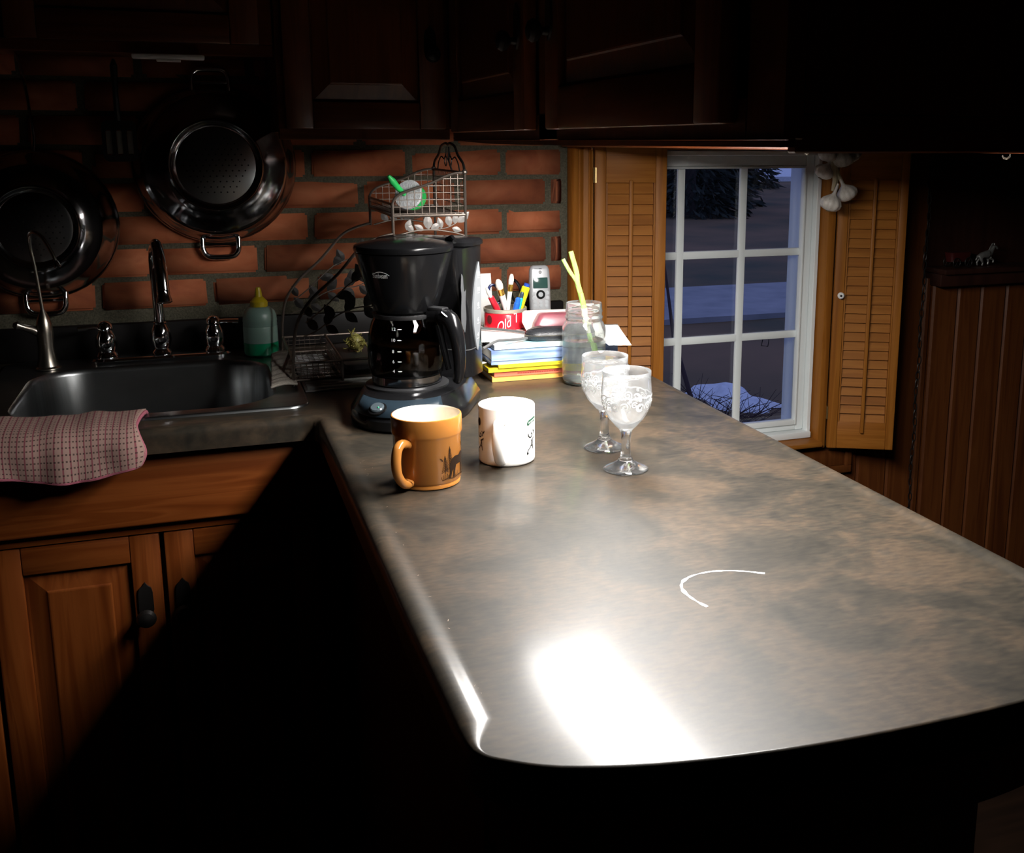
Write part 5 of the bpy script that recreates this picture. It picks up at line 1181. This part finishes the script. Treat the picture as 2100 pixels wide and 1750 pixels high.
# ================================================================== GARLIC BRAID, CHAIN, FIGURINE
ga = thing('garlic_braid', 'braid of white garlic bulbs hanging before the louvered shutter with the knob', 'garlic', (1.445, 2.19, 1.34))
gar_m = noise_mat('garlic_skin', [(.3, (.58, .52, .45)), (.55, (.72, .68, .62)), (.75, (.60, .48, .44))], (70, 70, 8), 5, .45, .2)
def bulb(x_, y_, z_, r, tilt, yaw):
    mt = Euler((tilt, yaw, 0)).to_matrix(); m = MB(); rings = []
    for zz, k in ((-1.0, .12), (-.97, .34), (-.82, .72), (-.5, .97), (-.1, 1.03), (.3, .86), (.6, .52), (.85, .25), (1.1, .16), (1.7, .13), (2.1, .10)):
        rings.append([Vector((x_, y_, z_))+mt@Vector((r*k*(1+(.055*math.cos(9*a) if k > .3 else 0))*math.cos(a), r*k*(1+(.055*math.cos(9*a) if k > .3 else 0))*math.sin(a), r*zz*.86)) for a in [2*PI*i/36 for i in range(36)]])
    b_ = obj('bulb', m.loft(rings), gar_m, ga, smooth=60)
    rt_ = MB()
    for i in range(9):
        a = 2*PI*i/9; rt_.tube([Vector((x_, y_, z_))+mt@Vector((.0025*math.cos(a), .0025*math.sin(a), -r*.84)), Vector((x_, y_, z_))+mt@Vector((.005*math.cos(a), .005*math.sin(a), -r*.84-.003))], .0006, 4)
    obj('root_tuft', rt_, mat('garlic_root', (.20, .13, .06), .9), b_, weld=False)
for a in ((-.028, .004, -.052, .0225, .15, .5), (.031, -.004, -.103, .0245, -.1, -.5), (-.013, -.008, -.126, .0255, .2, .25), (-.020, .006, -.012, .022, 0, .3), (.016, -.006, -.022, .025, -.1, -.25), (.046, .004, -.014, .021, 0, -.5), (.0, .012, .03, .025, 0, .1)): bulb(*a)
obj('stalk_braid', MB().tube([(.005, .004, -.085), (.0, .006, -.03), (.002, .006, .06)], [.006, .010, .008], 10).tube([(.022, 0, -.082), (.008, .002, -.062), (.002, .005, -.04)], [.004, .006, .006], 8).tube([(-.008, -.004, -.100), (.0, 0, -.075), (.001, .005, -.04)], [.004, .006, .006], 8), mat('dry_stalk', (.50, .43, .28), .8), ga, weld=False)
obj('hanging_cord', MB().tube([(0, .006, .06), (.0, .03, .11), (0, .055, .115), (0, .0955, .116)], .0015, 6), mat('twine', (.3, .22, .12), .9), ga)
ch = thing('hanging_chain', 'dark chain hanging down in the corner beside the shutter with the knob', 'chain', (1.775, 2.255, 1.42))
lk = None; nL = 52
for i in range(nL):
    zz = -.02-i*.0212
    if lk is None:
        p_ = [(.0052*math.cos(q), 0, .0128*math.sin(q)) for q in [2*PI*k/14 for k in range(14)]]
        lk = obj('chain_link', MB().tube(p_, .0014, 6, closed=True), blackmetal, ch); o = lk
    else:
        o = lk.copy(); COL.objects.link(o); o.parent = ch
    o.location = (.002*math.sin(i*.7), 0, zz); o.rotation_euler = (0, random.uniform(-.1, .1), (PI/2 if i % 2 else 0)+random.uniform(-.25, .25)+.4)
obj('wall_hook', MB().tube([(0, .062, .012), (0, .02, .010), (0, 0, .004), (0, -.004, -.006), (0, .002, -.012)], .002, 8), blackmetal, ch)
# pewter horse on the ledge, pulling a dark red cart
pew = mat('pewter', (.40, .40, .38), .35, .7)
h = thing('horse_figurine', 'small pewter trotting horse figurine on the dark wall ledge', 'figurine', (1.995, 2.285, 1.0265), .1)
me = bpy.data.meshes.new('horse_body'); 
vs = [(-.020, 0, .030), (-.006, 0, .031), (.010, 0, .031), (.020, 0, .040), (.027, 0, .052), (.036, 0, .050), (.042, 0, .044),
      (-.020, .005, .018), (-.026, .005, .010), (-.023, .005, .0015), (-.020, -.005, .018), (-.014, -.005, .009), (-.017, -.005, .0015),
      (.013, .005, .020), (.016, .005, .010), (.014, .005, .0015), (.013, -.005, .020), (.024, -.005, .017), (.023, -.005, .007), (-.030, 0, .028), (-.036, 0, .016)]
es = [(0, 1), (1, 2), (2, 3), (3, 4), (4, 5), (5, 6), (0, 7), (7, 8), (8, 9), (0, 10), (10, 11), (11, 12), (2, 13), (13, 14), (14, 15), (2, 16), (16, 17), (17, 18), (0, 19), (19, 20)]
rd = [.0095, .0088, .0092, .0070, .0052, .0045, .0032, .0045, .0028, .0030, .0045, .0028, .0030, .0040, .0028, .0030, .0040, .0028, .0030, .0028, .0018]
me.from_pydata(vs, es, []); hb = link(bpy.data.objects.new('horse_body', me), h); me.materials.append(pew)
sk = hb.modifiers.new('skin', 'SKIN'); sk.use_smooth_shade = True
for i, sv in enumerate(me.skin_vertices[0].data): sv.radius = (rd[i], rd[i]*.85); sv.use_root = (i == 1)
hb.modifiers.new('sub', 'SUBSURF').levels = 2; hb.modifiers['sub'].render_levels = 2
mn = MB()
for k in range(7): a = k/6; mn.add([(.013+.013*a, -.0015, .043+.014*a), (.009+.013*a, 0, .046+.015*a), (.013+.013*a, .0015, .043+.014*a)], [(0, 1, 2)])
obj('mane', MB().tube([(.011, 0, .042), (.016, 0, .050), (.022, 0, .0585), (.027, 0, .060)], [.002, .003, .003, .0015], 8, flat=.5).tube([(.027, .002, .056), (.0275, .0025, .0605)], [.0016, .0004], 6).tube([(.027, -.002, .056), (.0275, -.0025, .0605)], [.0016, .0004], 6), pew, h, weld=False)
obj('harness', MB().tube([(.006+.0105*math.cos(q)*.25, .0098*math.sin(q), .031+.0105*math.cos(q)) for q in [2*PI*i/16 for i in range(16)]], .0009, 6, closed=True), blackmetal, h)
ct = thing('toy_cart', 'small dark red toy cart behind the pewter horse on the ledge', 'toy', (1.905, 2.285, 1.0265), .1)
dr = mat('dark_red_paint', (.05, .004, .004), .5)
obj('cart_body', MB().loft([[(x_, y_, z) for x_, y_ in rrect(-.034-i, .030+i, -.014-i*.4, .014+i*.4, .008, 4)] for i, z in ((0, .016), (.002, .026), (.005, .040), (.0055, .041))]), dr, ct)
for s_ in (-1, 1):
    for x_ in (-.022, .020):
        w_ = obj('wheel', MB().tube([(x_+.0125*math.cos(q), s_*.0175, .0142+.0125*math.sin(q)) for q in [2*PI*i/20 for i in range(20)]], .0014, 6, closed=True), blackmetal, ct)
        sp = MB()
        for q in range(6): sp.tube([(x_, s_*.0175, .0142), (x_+.012*math.cos(q*PI/3), s_*.0175, .0142+.012*math.sin(q*PI/3))], .0007, 5)
        obj('spokes', sp, blackmetal, w_, weld=False)
obj('shaft', MB().tube([(.03, .012, .020), (.060, .009, .026), (.085, .0088, .028)], .0011, 6).tube([(.03, -.012, .020), (.060, -.009, .026), (.085, -.0088, .028)], .0011, 6), blackmetal, ct, weld=False)
